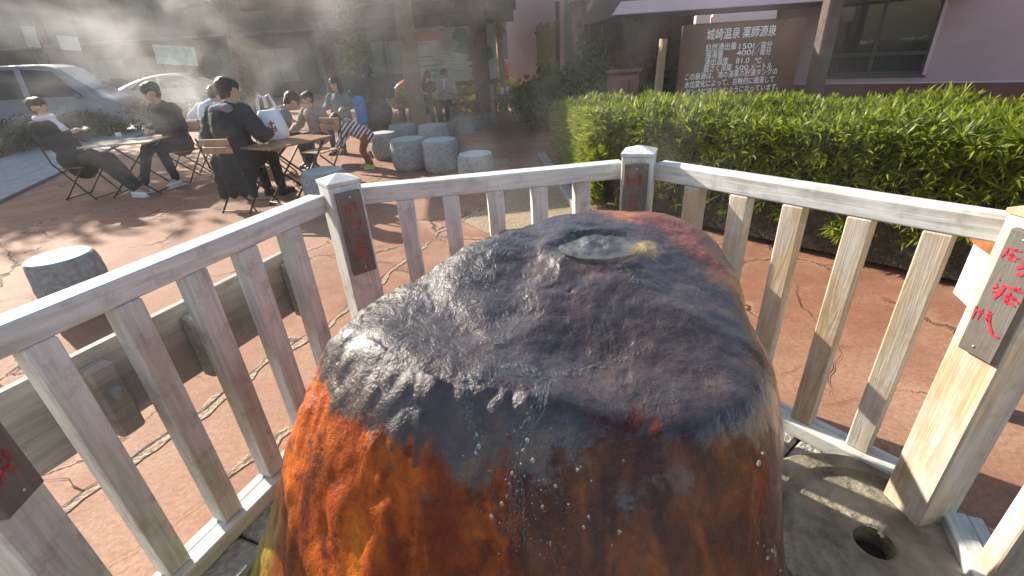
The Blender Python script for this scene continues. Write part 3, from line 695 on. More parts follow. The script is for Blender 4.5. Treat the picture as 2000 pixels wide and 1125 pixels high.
def rosettes(pos, nrm, rng, nl=13, L=(.065, .11), wd=.0055, up=.5):
    """strap-leaved shoots: pos (n,3), nrm (n,3) -> verts, quads"""
    n_ = len(pos)
    ax = nrm + rng.normal(0, .28, (n_, 3)) + np.array([0, 0, up]); ax /= np.linalg.norm(ax, axis=1, keepdims=True)
    t1 = np.cross(ax, rng.normal(0, 1, (n_, 3))); t1 /= np.linalg.norm(t1, axis=1, keepdims=True); t2 = np.cross(ax, t1)
    ph = rng.uniform(0, 2 * np.pi, (n_, nl)); sp_ = rng.uniform(.35, 1.25, (n_, nl))
    rad = t1[:, None] * np.cos(ph)[..., None] + t2[:, None] * np.sin(ph)[..., None]
    d_ = ax[:, None] * np.cos(sp_)[..., None] + rad * np.sin(sp_)[..., None]
    le = rng.uniform(*L, (n_, nl))[..., None] * rng.uniform(.75, 1.15, (n_, 1, 1))
    wv = np.cross(d_, ax[:, None]); wv /= (np.linalg.norm(wv, axis=-1, keepdims=True) + 1e-6)
    base_ = pos[:, None] + ax[:, None] * rng.uniform(-.03, .02, (n_, nl))[..., None]
    mid = base_ + d_ * le * .55; tip = base_ + d_ * le + np.array([0, 0, -1]) * le * .10
    W = wv * wd
    vs = np.stack([base_ - W * .35, base_ + W * .35, mid + W, tip, mid - W], axis=2).reshape(-1, 3)
    k = np.arange(n_ * nl)[:, None] * 5
    return vs, np.concatenate([k + np.array([[0, 1, 2, 4]]), ], 0), k + np.array([[4, 2, 3]])
def leafy(name, pos, nrm, rng, m, parent, nl=13, **kw):
    vs, q4, q3 = rosettes(pos, nrm, rng, nl, **kw)
    q3b = np.concatenate([q3, q3[:, 2:3]], 1)
    # triangles stored as quads would be degenerate: build two meshes' worth of faces by loops
    me = bpy.data.meshes.new(name); nv = len(vs); n4, n3 = len(q4), len(q3)
    me.vertices.add(nv); me.vertices.foreach_set('co', vs.astype(np.float32).ravel())
    lo = np.concatenate([q4.ravel(), q3.ravel()]).astype(np.int32); me.loops.add(len(lo)); me.loops.foreach_set('vertex_index', lo)
    me.polygons.add(n4 + n3)
    st = np.concatenate([np.arange(n4) * 4, n4 * 4 + np.arange(n3) * 3]).astype(np.int32); me.polygons.foreach_set('loop_start', st)
    me.polygons.foreach_set('loop_total', np.concatenate([np.full(n4, 4), np.full(n3, 3)]).astype(np.int32))
    me.materials.append(m); me.update(calc_edges=True)
    return link(name, me, parent)
M_['leaf_hedge'] = leaf_mat('yew_plum_leaves', (.042, .078, .011), (.32, .37, .032), .45, .46)
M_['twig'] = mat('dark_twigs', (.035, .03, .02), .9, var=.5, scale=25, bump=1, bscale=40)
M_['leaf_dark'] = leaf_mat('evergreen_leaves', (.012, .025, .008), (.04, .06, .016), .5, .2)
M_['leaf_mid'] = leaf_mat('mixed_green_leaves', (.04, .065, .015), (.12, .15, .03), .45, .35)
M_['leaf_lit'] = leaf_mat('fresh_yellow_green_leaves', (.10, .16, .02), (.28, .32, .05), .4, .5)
M_['bark'] = mat('grey_brown_bark', (.10, .075, .055), .9, var=.4, scale=12, bump=1.0, bscale=25)

# ------------------------------------------------------------------ clipped hedge parallel to the fence side
def hedge_top(x, y): return .90 + .08 * noise.noise(Vector((x * 1.3, y * 1.3, 0))) + .05 * noise.noise(Vector((x * 4, y * 4, 3)))
HF0 = Vector((.88, 4.42, 0)); hd = Vector((.66, -.75, 0)).normalized(); hn = Vector((hd.y, -hd.x, 0))     # hn points to the fence (front)
HL = 4.6; HW = 1.6
hed = thing('clipped_hedge', 'dense clipped evergreen hedge with narrow strap leaves beyond the fence', 'hedge', (HF0.x, HF0.y, 0))
rng = np.random.default_rng(5)
POS = []; NRM = []
def hp(s, b_, z): q = HF0 + hd * s - hn * b_; return np.array([q.x, q.y, z])
lean = 1.25        # the left end runs back at a slant
for k in range(6000):
    s, b_ = rng.uniform(-.05, HL), rng.uniform(0, HW); s0_ = s; s -= b_ * lean * (1 - s / HL)
    q = hp(s, b_, 0); z = hedge_top(q[0], q[1]) - abs(rng.normal(0, .06)) + rng.uniform(-.01, .055)
    edge = min(1, b_ / .18, (HW - b_) / .18); q[2] = z - .09 * (1 - edge) ** 2 - .16 * math.exp(-max(0, s0_) / .4) * b_ / HW; POS.append(q); NRM.append((-hn.x * 0 + hn.x * (.6 if b_ < .2 else 0), hn.y * (.6 if b_ < .2 else 0), 1.0))
for k in range(1900):
    s = rng.uniform(-.05, HL); z = .10 + (.80) * rng.uniform(0, 1) ** .45; q = hp(s, abs(rng.normal(0, .09)) + .03 + .12 * (.9 - z), z)
    q[:2] += np.array([hn.x, hn.y]) * .05 * noise.noise(Vector((q[0] * 3, q[1] * 3, z * 3))); POS.append(q); NRM.append((hn.x, hn.y, .25))
for k in range(2000):
    b_ = rng.uniform(0, HW); z = .08 + (.82 - .16 * b_ / HW) * rng.uniform(0, 1); q = hp(-b_ * lean + abs(rng.normal(0, .08)) - .03, b_, z); POS.append(q); NRM.append((-hd.x, -hd.y, .25))
POS = np.array(POS); NRM = np.array(NRM, float)
POS[:, 0] -= HF0.x; POS[:, 1] -= HF0.y
o = leafy('foliage', POS, NRM, rng, M_['leaf_hedge'], hed, 15); o['kind'] = 'stuff'
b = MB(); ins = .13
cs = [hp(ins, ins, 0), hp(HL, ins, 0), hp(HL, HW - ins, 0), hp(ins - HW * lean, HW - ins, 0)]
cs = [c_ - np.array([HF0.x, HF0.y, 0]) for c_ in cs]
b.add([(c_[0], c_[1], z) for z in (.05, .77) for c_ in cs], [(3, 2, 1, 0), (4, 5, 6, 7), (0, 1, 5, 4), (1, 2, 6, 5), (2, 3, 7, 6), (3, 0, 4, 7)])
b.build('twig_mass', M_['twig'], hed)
# planter edging at the hedge end
pl = thing('planter_edging', 'low pale stone edging round the hedge end', 'edging', (0, 0, 0))
e0 = HF0 + hd * -.10 + hn * .12; e1 = e0 - hn * 1.75 - hd * (1.25 * 1.75); e2 = e0 + hd * 4.6
for (p0, p1, n_) in ((e0, e1, 4),):
    for k in range(n_):
        a0 = p0.lerp(p1, k / n_ + .004 + (.02 if k == 0 else 0)); a1 = p0.lerp(p1, (k + 1) / n_ - .004)
        MB().bar((a0.x, a0.y, .035), (a1.x, a1.y, .035), .11, .07, 0, .01).build('edging_stone', M_['kerbstone'], pl)

# ------------------------------------------------------------------ stand with orange bowl behind the right post
st = thing('tray_stand', 'white box on a leg carrying a brown wooden tray, behind corner post', 'stand', (0, 0, 0))
s0 = aty(1958, 520, 1.5); Mw = mat('white_board', (.72, .72, .70), .6, var=.05); Mbr = mat('brown_tray', (.26, .10, .035), .55, var=.3, scale=20)
s0 = aty(1957, 522, 1.42); bz = (aty(1957, 522, 1.42).z, aty(1898, 630, 1.42).z)
sa = rotz(-.35); sc0 = Vector((s0.x, s0.y, 0)) + sa @ Vector((.17, .12, 0))
MB().box((sc0.x, sc0.y, (bz[0] + bz[1]) / 2), (.30, .24, bz[0] - bz[1]), sa, 0, .006).build('box', Mw, st)
MB().box((sc0.x + .06, sc0.y, bz[1] / 2), (.09, .09, bz[1]), sa, 0, .006).build('leg', Mw, st)
for k, (dx, dy, sx, sy) in enumerate(((0, -.125, .32, .018), (0, .125, .32, .018), (-.152, 0, .018, .23), (.152, 0, .018, .23))):
    q = sc0 + sa @ Vector((dx, dy, 0)); MB().box((q.x, q.y, bz[0] + .035), (sx, sy, .068 + .002 * (k // 2)), sa, 0, .004).build('tray_side', Mbr, st)
bw = MB().lathe([(.03, 0), (.075, .01), (.105, .05), (.115, .10), (.108, .10), (.09, .05), (.02, .02)], 28)
o = bw.build('orange_bowl', mat('orange_plastic', (.85, .16, .015), .3, var=.05), None, True); o.location = (sc0.x - .0, sc0.y, bz[0] + .002)
tag(o, 'bright orange plastic bowl resting in the brown wooden tray', 'bowl')

# ------------------------------------------------------------------ stone drum stools
M_['stool'] = mat('rough_grey_stone', (.30, .305, .30), .9, var=.22, scale=30, bump=1.0, bscale=26)
M_['stooltop'] = mat('smooth_stone_top', (.42, .45, .45), .7, var=.12, scale=20, bump=.2)
def stool(p, r, h, label, seed, bark=.06, group='drum-shaped stone stools in the court'):
    t = thing('stone_stool', label, 'stool', (p[0], p[1], 0), seed, group)
    prof = [(r * .86, 0), (r * .95, h * .08)] + [(r * (1.0 + .05 * math.sin(math.pi * k / 14)), h * (.08 + .84 * k / 14)) for k in range(1, 14)] + [(r * .97, h * .95), (r * .93, h * .985)]
    MB().lathe(prof, 56, jit=bark, seed=seed).build('drum', M_['stool'], t, True)
    MB().lathe([(r * .90, h * .97), (r * .93, h * .99), (r * .90, h), (r * .3, h * 1.002)], 40).build('seat_top', M_['stooltop'], t)
    return t
def on(u, v, z=0): p = at(u, v, z); return (p.x, p.y)
stool(on(113, 499, .40), .20, .40, 'stone drum stool with pale smooth top close outside the fence board', 1)
stool(on(629, 332, .40), .24, .40, 'wide stone drum stool just behind the fence post, near empty chair', 2)
stool(on(795, 270, .44), .25, .44, 'stone drum stool next to the pavilion post, smooth grey side', 3, .03)
stool(on(858, 272, .44), .24, .44, 'stone drum stool with bark-like carved side beside the smooth one', 4, .09)
stool(on(928, 299, .40), .215, .40, 'sunlit pale stone drum stool standing alone on the red paving', 5, .05)
stool(on(748, 258, .42), .22, .42, 'stone drum stool partly behind the striped-shirt boy', 6)
stool(on(785, 243, .44), .24, .44, 'stone drum stool in deep shade behind the smooth stool', 7)
stool(on(846, 243, .44), .26, .44, 'low stone drum stool in shade behind the carved stool', 8)

# ------------------------------------------------------------------ pavilion
M_['timber'] = mat('brown_timber', (.16, .105, .075), .75, var=.25, scale=8, bump=.4, bscale=30)
M_['timber_d'] = mat('dark_roof_timber', (.09, .06, .045), .8, var=.3, scale=7, bump=.3)
M_['timber_l'] = mat('golden_timber', (.30, .19, .10), .7, var=.25, scale=9, bump=.3)
M_['tile'] = mat('grey_roof_tile', (.10, .10, .105), .6, var=.2, scale=10)
pv = thing('rest_pavilion', 'open timber rest pavilion with brown posts and dark roof', 'pavilion', (0, 0, 0))
pL = Vector((*on(824, 278), 0)); pR = Vector((*on(947, 236), 0))
def post(p, s, h, m='timber'):
    o = MB().box((p.x, p.y, h / 2), (s, s, h), rotz(.2), 0, .02).build('post', M_[m], pv)
    MB().box((p.x, p.y, .1), (s * 1.25, s * 1.25, .2), rotz(.2), 0, .02).build('post_base', M_['kerbstone'], o)
ux = Vector((1.0, .10, 0)).normalized(); uy = Vector((-.10, 1.0, 0))
def pvp(x, y, z): q = Vector((pL.x, pL.y, 0)) + ux * x + uy * y; return Vector((q.x, q.y, z))
bL = Vector((*on(760, 236), 0))
post(pL, .30, 2.75); post(pR, .34, 2.75)
cB = aty(990, 190, 13.2); post(Vector((cB.x - .1, 13.4, 0)), .17, 2.75, 'timber_l'); post(Vector((-2.35, 13.2, 0)), .17, 2.75)
RZ = 2.42
for (p0, p1) in ((pvp(-2.6, -.05, RZ), pvp(2.4, -.05, RZ)), (pvp(-2.6, 3.1, RZ), pvp(2.4, 3.1, RZ))):
    MB().bar(p0, p1, .14, .2, 0, .01).build('beam', M_['timber_d'], pv)
for k in range(5): MB().bar(pvp(-2.5 + k * 1.2, -.9, RZ + .17), pvp(-2.5 + k * 1.2, 3.9, RZ + .17), .10, .12, 0, .01).build('rafter', M_['timber_d'], pv)
c_ = [pvp(-3.3, -1.2, RZ + .22), pvp(3.0, -1.2, RZ + .22), pvp(3.0, 4.3, RZ + .22), pvp(-3.3, 4.3, RZ + .22)]; apx = [pvp(-1.2, 1.5, RZ + 1.3), pvp(.9, 1.5, RZ + 1.3)]
b = MB(); vs = c_ + apx + [p + Vector((0, 0, .07)) for p in c_ + apx]
b.add(vs, [(0, 4, 5, 1), (1, 5, 2), (2, 5, 4, 3), (3, 4, 0), (6, 7, 11, 10), (7, 8, 11), (8, 9, 10, 11), (9, 6, 10), (0, 1, 7, 6), (1, 2, 8, 7), (2, 3, 9, 8), (3, 0, 6, 9)])
b.build('roof', [M_['timber_d']], pv)
# map board under the pavilion
mb = thing('map_board', 'large pale information board with green hand-drawn map under the pavilion', 'map board', (0, 0, 0))
tl, tr_, br = aty(797, 60, 13.0), aty(964, 42, 13.0), aty(969, 153, 13.0)
Mpale = mat('pale_green_board', (.44, .50, .47), .5, var=.04); Mgreen = mat('map_green', (.045, .17, .11), .6, var=.3, scale=3); Mred = mat('orange_red_panel', (.42, .10, .06), .6, var=.1); Mtxt = mat('faded_grey_print', (.10, .12, .12), .6); Mteal = mat('teal_bars', (.12, .30, .25), .6)
bx0, bx1, bz0, bz1 = tl.x, tr_.x, br.z, tl.z + .02; BY = 13.0
MB().box(((bx0 + bx1) / 2, BY, (bz0 + bz1) / 2), (bx1 - bx0, .05, bz1 - bz0), None, 0, .006).build('panel', Mpale, mb)
MB().box(((bx0 + bx1) / 2, BY + .02, bz0 - .06), (bx1 - bx0 + .1, .12, .09), None, 0, .01).build('bottom_ledge', M_['timber_d'], mb)
for xx in (bx0 + .1, bx1 - .1): MB().box((xx, BY + .06, bz1 / 2), (.09, .07, bz1), None, 0, .008).build('support_post', M_['timber_d'], mb)
def flat(poly, name, m, parent, y=BY - .0285):
    b = MB().add([(x, y, z) for x, z in poly], [tuple(range(len(poly)))]); return b.build(name, m, parent)
BWd = bx1 - bx0; BHt = bz1 - bz0
def bxz(fx, fz): return (bx0 + fx * BWd, bz0 + fz * BHt)
def rect(x0, z0, x1, z1): return [bxz(x0, z0), bxz(x1, z0), bxz(x1, z1), bxz(x0, z1)]
flat(rect(.03, .78, .36, .94), 'title_panel', Mred, mb)
flat([bxz(*p) for p in ((.55, .95), (.66, .97), (.7, .8), (.78, .7), (.9, .6), (.96, .58), (.97, .4), (.9, .33), (.88, .15), (.84, .13), (.9, .35), (.82, .3), (.78, .12), (.68, .14), (.74, .2), (.66, .27), (.74, .33), (.62, .38), (.7, .46), (.6, .50), (.5, .55), (.58, .7), (.5, .8))], 'map_shape', Mgreen, mb)
rnd = random.Random(4)
for k, zz in enumerate((.72, .48, .31, .21)): flat(rect(.03, zz, .24 + .02 * k, zz + .025), 'heading_bar', Mteal, mb)
for k in range(26):
    x0 = rnd.choice((.04, .2, .3, .42)) + rnd.uniform(0, .05); zz = .08 + .028 * rnd.randint(0, 17)
    flat(rect(x0, zz, x0 + rnd.uniform(.04, .13), zz + .010), 'text_line', Mtxt, mb, BY - .0300 - .0004 * k)
MB().box(((bx0 + bx1) / 2 - .3, BY + .25, (bz1 + RZ) / 2 + .14), (BWd + 1.6, .06, RZ - bz1 + .2), None, 0, .01).build('valance_board', M_['timber_d'], pv)
# bench inside
bn = thing('pavilion_bench', 'plain timber bench under the pavilion map board', 'bench', (0, 0, 0))
by_ = 11.9; bxc = -1.45
for k in range(3): MB().box((bxc, by_ - .14 + .14 * k, .43), (2.1, .12, .04), None, 0, .006).build('seat_plank', M_['timber'], bn)
for xx in (-.9, .9): MB().box((bxc + xx, by_, .20), (.08, .36, .41), None, 0, .008).build('leg', M_['timber'], bn)
# little stand with paper beside the post
ps = thing('leaflet_stand', 'small grey timber stand beside the pavilion post', 'stand', (0, 0, 0))
q = aty(962, 190, 11.6)
MB().box((q.x, q.y, .42), (.10, .3, .84), None, 0, .01).build('upright', M_['greyboard'], ps)
MB().box((q.x + .3, q.y + .05, .55), (.5, .3, .06), None, 0, .01).build('shelf', M_['greyboard'], ps)
MB().box((q.x + .48, q.y + .05, .26), (.08, .28, .52), None, 0, .01).build('leg', M_['greyboard'], ps)
for k in range(2): MB().box((q.x + .24 + .13 * k, q.y + .05, .66), (.08, .06, .16), None, 0, .02).build('paper_cup', Mw, ps)
# dead branches / rocks near the pavilion
for k, (u, v, s_) in enumerate(((905, 262, .30), (935, 252, .22), (895, 240, .25))):
    p = at(u, v); b = MB().ball((0, 0, 0), 1, 10); b.v = [tuple(Vector(x) * (1 + .35 * noise.noise(Vector(x) * 1.7 + Vector((k * 5, 0, 0))))) for x in b.v]
    o = b.build('garden_rock', M_['kerbstone'], None, False); o.scale = (s_, s_ * .8, s_ * .75); o.location = (p.x, p.y, s_ * .45); o.rotation_euler = (0, 0, k)
    tag(o, ['dark garden rock beside the pavilion post, broadest of three', 'small pointed garden rock against the pavilion post foot', 'garden rock half hidden behind the carved stool'][k], 'rock', 'rocks by the pavilion')

# ------------------------------------------------------------------ text
tmpsc = bpy.data.scenes.new('scratch')
def text_mesh(body, size, bold=0.0, sx=1.0, shear=0.0):
    c = bpy.data.curves.new('txt', 'FONT'); c.body = body; c.size = size; c.offset = bold; c.resolution_u = 3; c.shear = shear
    o = bpy.data.objects.new('txt', c); tmpsc.collection.objects.link(o); tmpsc.view_layers[0].update()
    dg = tmpsc.view_layers[0].depsgraph
    me = bpy.data.meshes.new_from_object(o.evaluated_get(dg)); bpy.data.objects.remove(o); bpy.data.curves.remove(c)
    if sx != 1.0:
        for v_ in me.vertices: v_.co.x *= sx
    return me

# ------------------------------------------------------------------ the notice of the spring
SY = 6.9
sg = thing('notice_board', 'dark brown notice board with white Japanese lettering above the hedge', 'notice board', (0, 0, 0))
s_tl, s_tr = aty(1333, 52, SY), aty(1570, 40, SY)
sx0, sx1, sz1 = s_tl.x, s_tr.x + .02, s_tl.z + .01; sz0 = .55
M_['sign'] = mat('dark_brown_notice_panel', (.11, .05, .034), .45, var=.25, scale=2.2, col2=(.19, .075, .038))
M_['letter'] = mat('white_lettering', (.88, .88, .85), .6, var=.06)
M_['pinkcap'] = mat('pale_pink_metal', (.58, .44, .45), .5, var=.04)
MB().box(((sx0 + sx1) / 2, SY, (sz0 + sz1) / 2), (sx1 - sx0, .05, sz1 - sz0), None, 0, .006).build('panel', M_['sign'], sg)
for xx in (sx0 + .1, sx1 - .1): MB().box((xx, SY + .07, sz1 / 2), (.1, .08, sz1 - .05), None, 0, .006).build('support_post', M_['timber_d'], sg)
c0, c1, c2_, c3 = aty(1356, 46, SY), aty(1383, 44, SY), aty(1388, 43, SY), aty(1512, 36, SY)
for (a0, a1) in ((c0, c1), (c2_, c3)): MB().box(((a0.x + a1.x) / 2, SY - .01, sz1 + .055), (a1.x - a0.x, .09, .10), None, 0, .008).build('cap_strip', M_['pinkcap'], sg)
lines = [('城崎温泉 薬師源泉', 1378, 77, 1513, 20, .003), ('自然湧出量', 1377, 99, 1436, 0, .0018), ('150', 1441, 96, 1466, 0, .0018), ('ℓ／毎分', 1467, 95, 1505, 0, .0012), ('揚湯量', 1376, 113, 1410, 0, .0018), ('400', 1436, 109, 1464, 0, .0018), ('ℓ／毎分', 1465, 108, 1503, 0, .0012),
         ('湧出温度', 1374, 127, 1420, 0, .0018), ('81.0', 1435, 124, 1461, 0, .0018), ('℃', 1472, 124, 1484, 0, .0015), ('掘さく深度', 1372, 140, 1427, 0, .0018), ('500', 1433, 138, 1459, 0, .0018), ('メートル', 1463, 136, 1505, 0, .0015),
         ('この泉源は、鴻の湯裏の貯湯タンクの', 1336, 156, 1515, 0, .0015), ('水位変化によって、自動的に揚湯して', 1335, 171, 1509, 0, .0015), ('タンクに送り込むようになっています。', 1337, 186, 1517, 0, .0015)]
for (body, u0, v0, u1, _, bold) in lines:
    p0, p1 = aty(u0, v0, SY), aty(u1, v0 - (u1 - u0) * .0665, SY)
    big = 'A' if '薬師' in body else ''
    hgt = .14 if big else .094
    me = text_mesh(body, hgt, bold * .35)
    xs = [v_.co.x for v_ in me.vertices]; wd = max(xs) - min(xs); k = (p1.x - p0.x) / wd
    for v_ in me.vertices: v_.co.x = (v_.co.x - min(xs)) * k
    me.materials.append(M_['letter'])
    o = link('lettering', me, sg, (p0.x, SY - .0275, p0.z), (math.pi / 2, 0, 0))
    o['kind'] = 'stuff'
# sawn-off pole beside the notice
q = aty(1288, 140, 6.7)
b = MB().tube([(q.x - .01, q.y, 0), (q.x, q.y, .8), (q.x + .02, q.y, aty(1290, 76, 6.7).z)], [.06, .055, .05], 12)
tag(b.build('cut_pole', M_['timber_l'], None, True), 'pale sawn-off round pole standing beside the notice board', 'pole')
# thick dark post behind the notice
q = aty(1602, 120, 7.6)
tag(MB().box((q.x, q.y, 1.0), (.2, .2, 2.0), None, 0, .02).build('dark_post', M_['timber_d']), 'thick dark timber post between notice board and shop window', 'post')

# ------------------------------------------------------------------ pink building with shop window
pk = thing('pink_building', 'pink rendered building with dark shop window and red-brown plinth', 'building', (0, 0, 0))
w0 = at(1560, 165, .5); w1 = at(2000, 160, .5); wd_ = (w1 - w0); wd_.z = 0; wd_.normalize(); wn = Vector((wd_.y, -wd_.x, 0))
if wn.y > 0: wn = -wn
def wp(s, z, off=0.0): q = w0 + wd_ * s + wn * off; return Vector((q.x, q.y, z))
def on_wall(u, v):
    r = ray(u, v); o_ = Vector((0, 0, CAM_H)); t_ = (w0 - o_).dot(wn) / r.dot(wn); P = o_ + r * t_; return (P - w0).dot(wd_), P.z
M_['pink'] = mat('pink_render', (.44, .31, .32), .8, var=.06, scale=2, bump=.15, bscale=60)
M_['plinth'] = mat('red_brown_plinth', (.16, .06, .05), .75, var=.15, scale=4)
M_['glass'] = mat('dark_window_glass', (.012, .014, .016), .03, spec=.8, var=.1)
M_['frame'] = mat('dark_window_frame', (.03, .03, .032), .4, var=.1)
ws0, wz0 = on_wall(1612, 150); ws1, _ = on_wall(1803, 148); WS0 = -7.5; WS1 = 9.0; WT = 4.2; wzt = 2.25
_, zpl = on_wall(1700, 163)
def slab(s0_, s1_, z0_, z1_, off, th_, name, m, parent=pk, bev=0):
    rot_ = Matrix((wd_, -wn, Vector((0, 0, 1)))).transposed(); c_ = wp((s0_ + s1_) / 2, (z0_ + z1_) / 2, off - th_ / 2)
    return MB().box(c_, (s1_ - s0_, th_, z1_ - z0_), rot_, 0, bev).build(name, m, parent)
ws0 -= .15
slab(WS0, ws0, zpl, WT, 0, .3, 'wall', M_['pink']); slab(ws1, WS1, zpl, WT, 0, .3, 'wall', M_['pink'])
slab(ws0, ws1, zpl, wz0, 0, .3, 'wall', M_['pink']); slab(ws0, ws1, wzt, WT, 0, .3, 'wall', M_['pink'])
slab(WS0, WS1, 0, zpl, .03, .36, 'plinth', M_['plinth'])
slab(WS0, WS1, zpl - .005, zpl + .02, .035, .04, 'plinth_cap', M_['pinkcap'])
win = slab(ws0 + .05, ws1 - .05, wz0 + .05, wzt - .05, -.12, .02, 'window_pane', M_['glass'])
for (a0, a1, b0, b1) in ((ws0, ws1, wz0, wz0 + .06), (ws0, ws1, wzt - .06, wzt), (ws0, ws0 + .06, wz0 + .06, wzt - .06), (ws1 - .06, ws1, wz0 + .06, wzt - .06), ((ws0 + ws1) / 2 - .03, (ws0 + ws1) / 2 + .03, wz0 + .06, wzt - .06), (ws0 + .06, ws1 - .06, wz0 + .34, wz0 + .40)):
    slab(a0, a1, b0, b1, -.02 - .004 * (a0 == ws0), .09, 'window_frame', M_['frame'])
slab(ws0 - .03, ws1 + .03, wz0 - .03, wz0 - .001, .05, .08, 'window_sill', M_['frame'])
slab(ws1 - .02, ws1 + .03, wz0, wzt, .012, .02, 'window_trim', M_['pinkcap'])
# shop canopy: pale fascia carried in front of the wall
cn = thing('shop_canopy', 'dark shop canopy with pale pink fascia board over the notice', 'canopy', (0, 0, 0))
f0, f1 = aty(1198, 29, 8.6), aty(1215, 8, 8.6)
fx1 = 7.8
MB().add([(f0.x, 8.6, f0.z), (fx1, 8.6, f0.z), (fx1, 8.66, f1.z + .04), (f0.x + .14, 8.66, f1.z + .04), (f0.x, 8.75, f0.z), (fx1, 8.75, f0.z), (fx1, 8.75, f1.z + .04), (f0.x + .14, 8.75, f1.z + .04)],
         [(0, 1, 2, 3), (4, 7, 6, 5), (0, 4, 5, 1), (3, 2, 6, 7), (0, 3, 7, 4), (1, 5, 6, 2)]).build('fascia', M_['pinkcap'], cn)
MB().add([(f0.x + .1, 8.75, f0.z - .01), (fx1 + 1, 8.75, f0.z - .01), (fx1 + 1, 12.0, f0.z - .01), (f0.x + .1, 12.0, f0.z - .01), (f0.x + .1, 8.76, f1.z + .1), (fx1 + 1, 8.76, f1.z + .1), (fx1 + 1, 12, f1.z + 1.1), (f0.x + .1, 12, f1.z + 1.1)],
         [(3, 2, 1, 0), (4, 5, 6, 7), (0, 1, 5, 4), (1, 2, 6, 5), (2, 3, 7, 6), (3, 0, 4, 7)]).build('roof', M_['tile'], cn)
for xx in (f0.x + .5, f0.x + 3.2): MB().box((xx, 9.6, f0.z / 2), (.16, .16, f0.z - .02), None, 0, .01).build('post', M_['timber_d'], cn)
# dark timber back wall under the canopy
bwall = thing('timber_wall', 'dark timber wall in shade beneath the shop canopy', 'wall', (0, 0, 0))
for k in range(24): MB().box((2.5 + k * .30, 11.5 + .008 * (k % 2), 1.5), (.292, .05, 3.0), None, 0, .004).build('wall_board', M_['timber_d'], bwall)
# red-brown cabinet
q0, q1 = aty(1192, 142, 8.0), aty(1248, 205, 8.0)
cbx = thing('utility_cabinet', 'red-brown metal utility cabinet with sloping lid behind the hedge', 'cabinet', (0, 0, 0))
M_['rustbox'] = mat('red_brown_painted_metal', (.24, .095, .075), .5, var=.1, scale=5)
xw = q1.x - q0.x - .08
MB().box((q0.x + xw / 2, 8.0, q0.z / 2 - .02), (xw, .42, q0.z - .04), None, 0, .01).build('case', M_['rustbox'], cbx)
MB().box((q0.x + xw / 2, 8.0, q0.z + .01), (xw + .05, .48, .05), Matrix.Rotation(-.06, 3, 'X'), 0, .01).build('lid', M_['rustbox'], cbx)
MB().box((q0.x + xw * .62, 7.785, q0.z * .55), (.015, .012, q0.z * .7), None, 0, .002).build('door_seam', M_['frame'], cbx)
MB().box((q0.x + xw * .70, 7.78, q0.z * .65), (.03, .02, .1), None, 0, .004).build('handle', M_['frame'], cbx)
# bamboo screen, meter post
bs = thing('bamboo_screen', 'yellowed bamboo pole screen between the pavilion and the shop', 'screen', (0, 0, 0))
M_['bamboo'] = mat('old_bamboo', (.27, .21, .09), .5, var=.25, scale=6); 
q0, q1 = aty(1050, 50, 12.2), aty(1082, 190, 12.2)
for k in range(9):
    x = q0.x - .02 + k * .052; MB().tube([(x, 12.2, 0), (x + .004, 12.2, .7), (x, 12.2, 1.95 + .03 * (k % 3))], [.024, .026, .022], 8).build('bamboo_pole', M_['bamboo'], bs, True)
for z in (.45, 1.15, 1.8): MB().box((q0.x + .19, 12.235, z), (.52, .03, .05), None, 0, .006).build('batten', M_['timber_d'], bs)
MB().box((q0.x + .46, 12.2, 1.2), (.09, .09, 2.4), None, 0, .01).build('post', M_['timber_d'], bs)
ub = thing('grey_timber_hut', 'narrow grey timber hut with meter boxes beside the bamboo screen', 'hut', (0, 0, 0))
for k in range(6): MB().box((1.72 + k * .15, 12.5 + .006 * (k % 2), 1.6), (.145, .05, 3.2), None, 0, .004).build('wall_board', M_['greyboard'], ub)
q = aty(1130, 60, 12.2)
MB().box((q.x, 12.35, q.z + .05), (.30, .16, .95), None, 0, .01).build('meter_box', M_['rustbox'], ub)
MB().box((q.x + .38, 12.35, 1.7), (.16, .14, 2.6), None, 0, .01).build('pipe_casing', M_['rustbox'], ub)
for zz in (.15, -.2): MB().box((q.x, 12.262, q.z + zz), (.13, .015, .16), None, 0, .004).build('meter_window', M_['glass'], ub)
MB().box((q.x, 12.3, q.z + .56), (.4, .3, .03), None, 0, .004).build('rain_hood', M_['frame'], ub)

# ------------------------------------------------------------------ trees, shrubs, backdrop
def blob_leaves(cen, rad, n_, rng, size, clumps=14, flat_=.75):
    """leaf quads gathered in clumps through an ellipsoid"""
    cc_ = rng.normal(0, 1, (clumps, 3)); cc_ /= np.linalg.norm(cc_, axis=1, keepdims=True); cc_ *= rng.uniform(.35, .95, (clumps, 1))
    k = rng.integers(0, clumps, n_); p = cc_[k] + rng.normal(0, .20, (n_, 3)); p = p * np.array(rad) + np.array(cen)
    a = rng.normal(0, 1, (n_, 3)); a[:, 2] -= .5; a /= np.linalg.norm(a, axis=1, keepdims=True); b_ = np.cross(a, rng.normal(0, 1, (n_, 3))); b_ /= np.linalg.norm(b_, axis=1, keepdims=True)
    s = rng.uniform(.6, 1.3, (n_, 1)) * size
    v = np.stack([p - a * s, p + b_ * s * .38, p + a * s, p - b_ * s * .38], 1).reshape(-1, 3)
    return v, np.arange(n_ * 4).reshape(-1, 4)
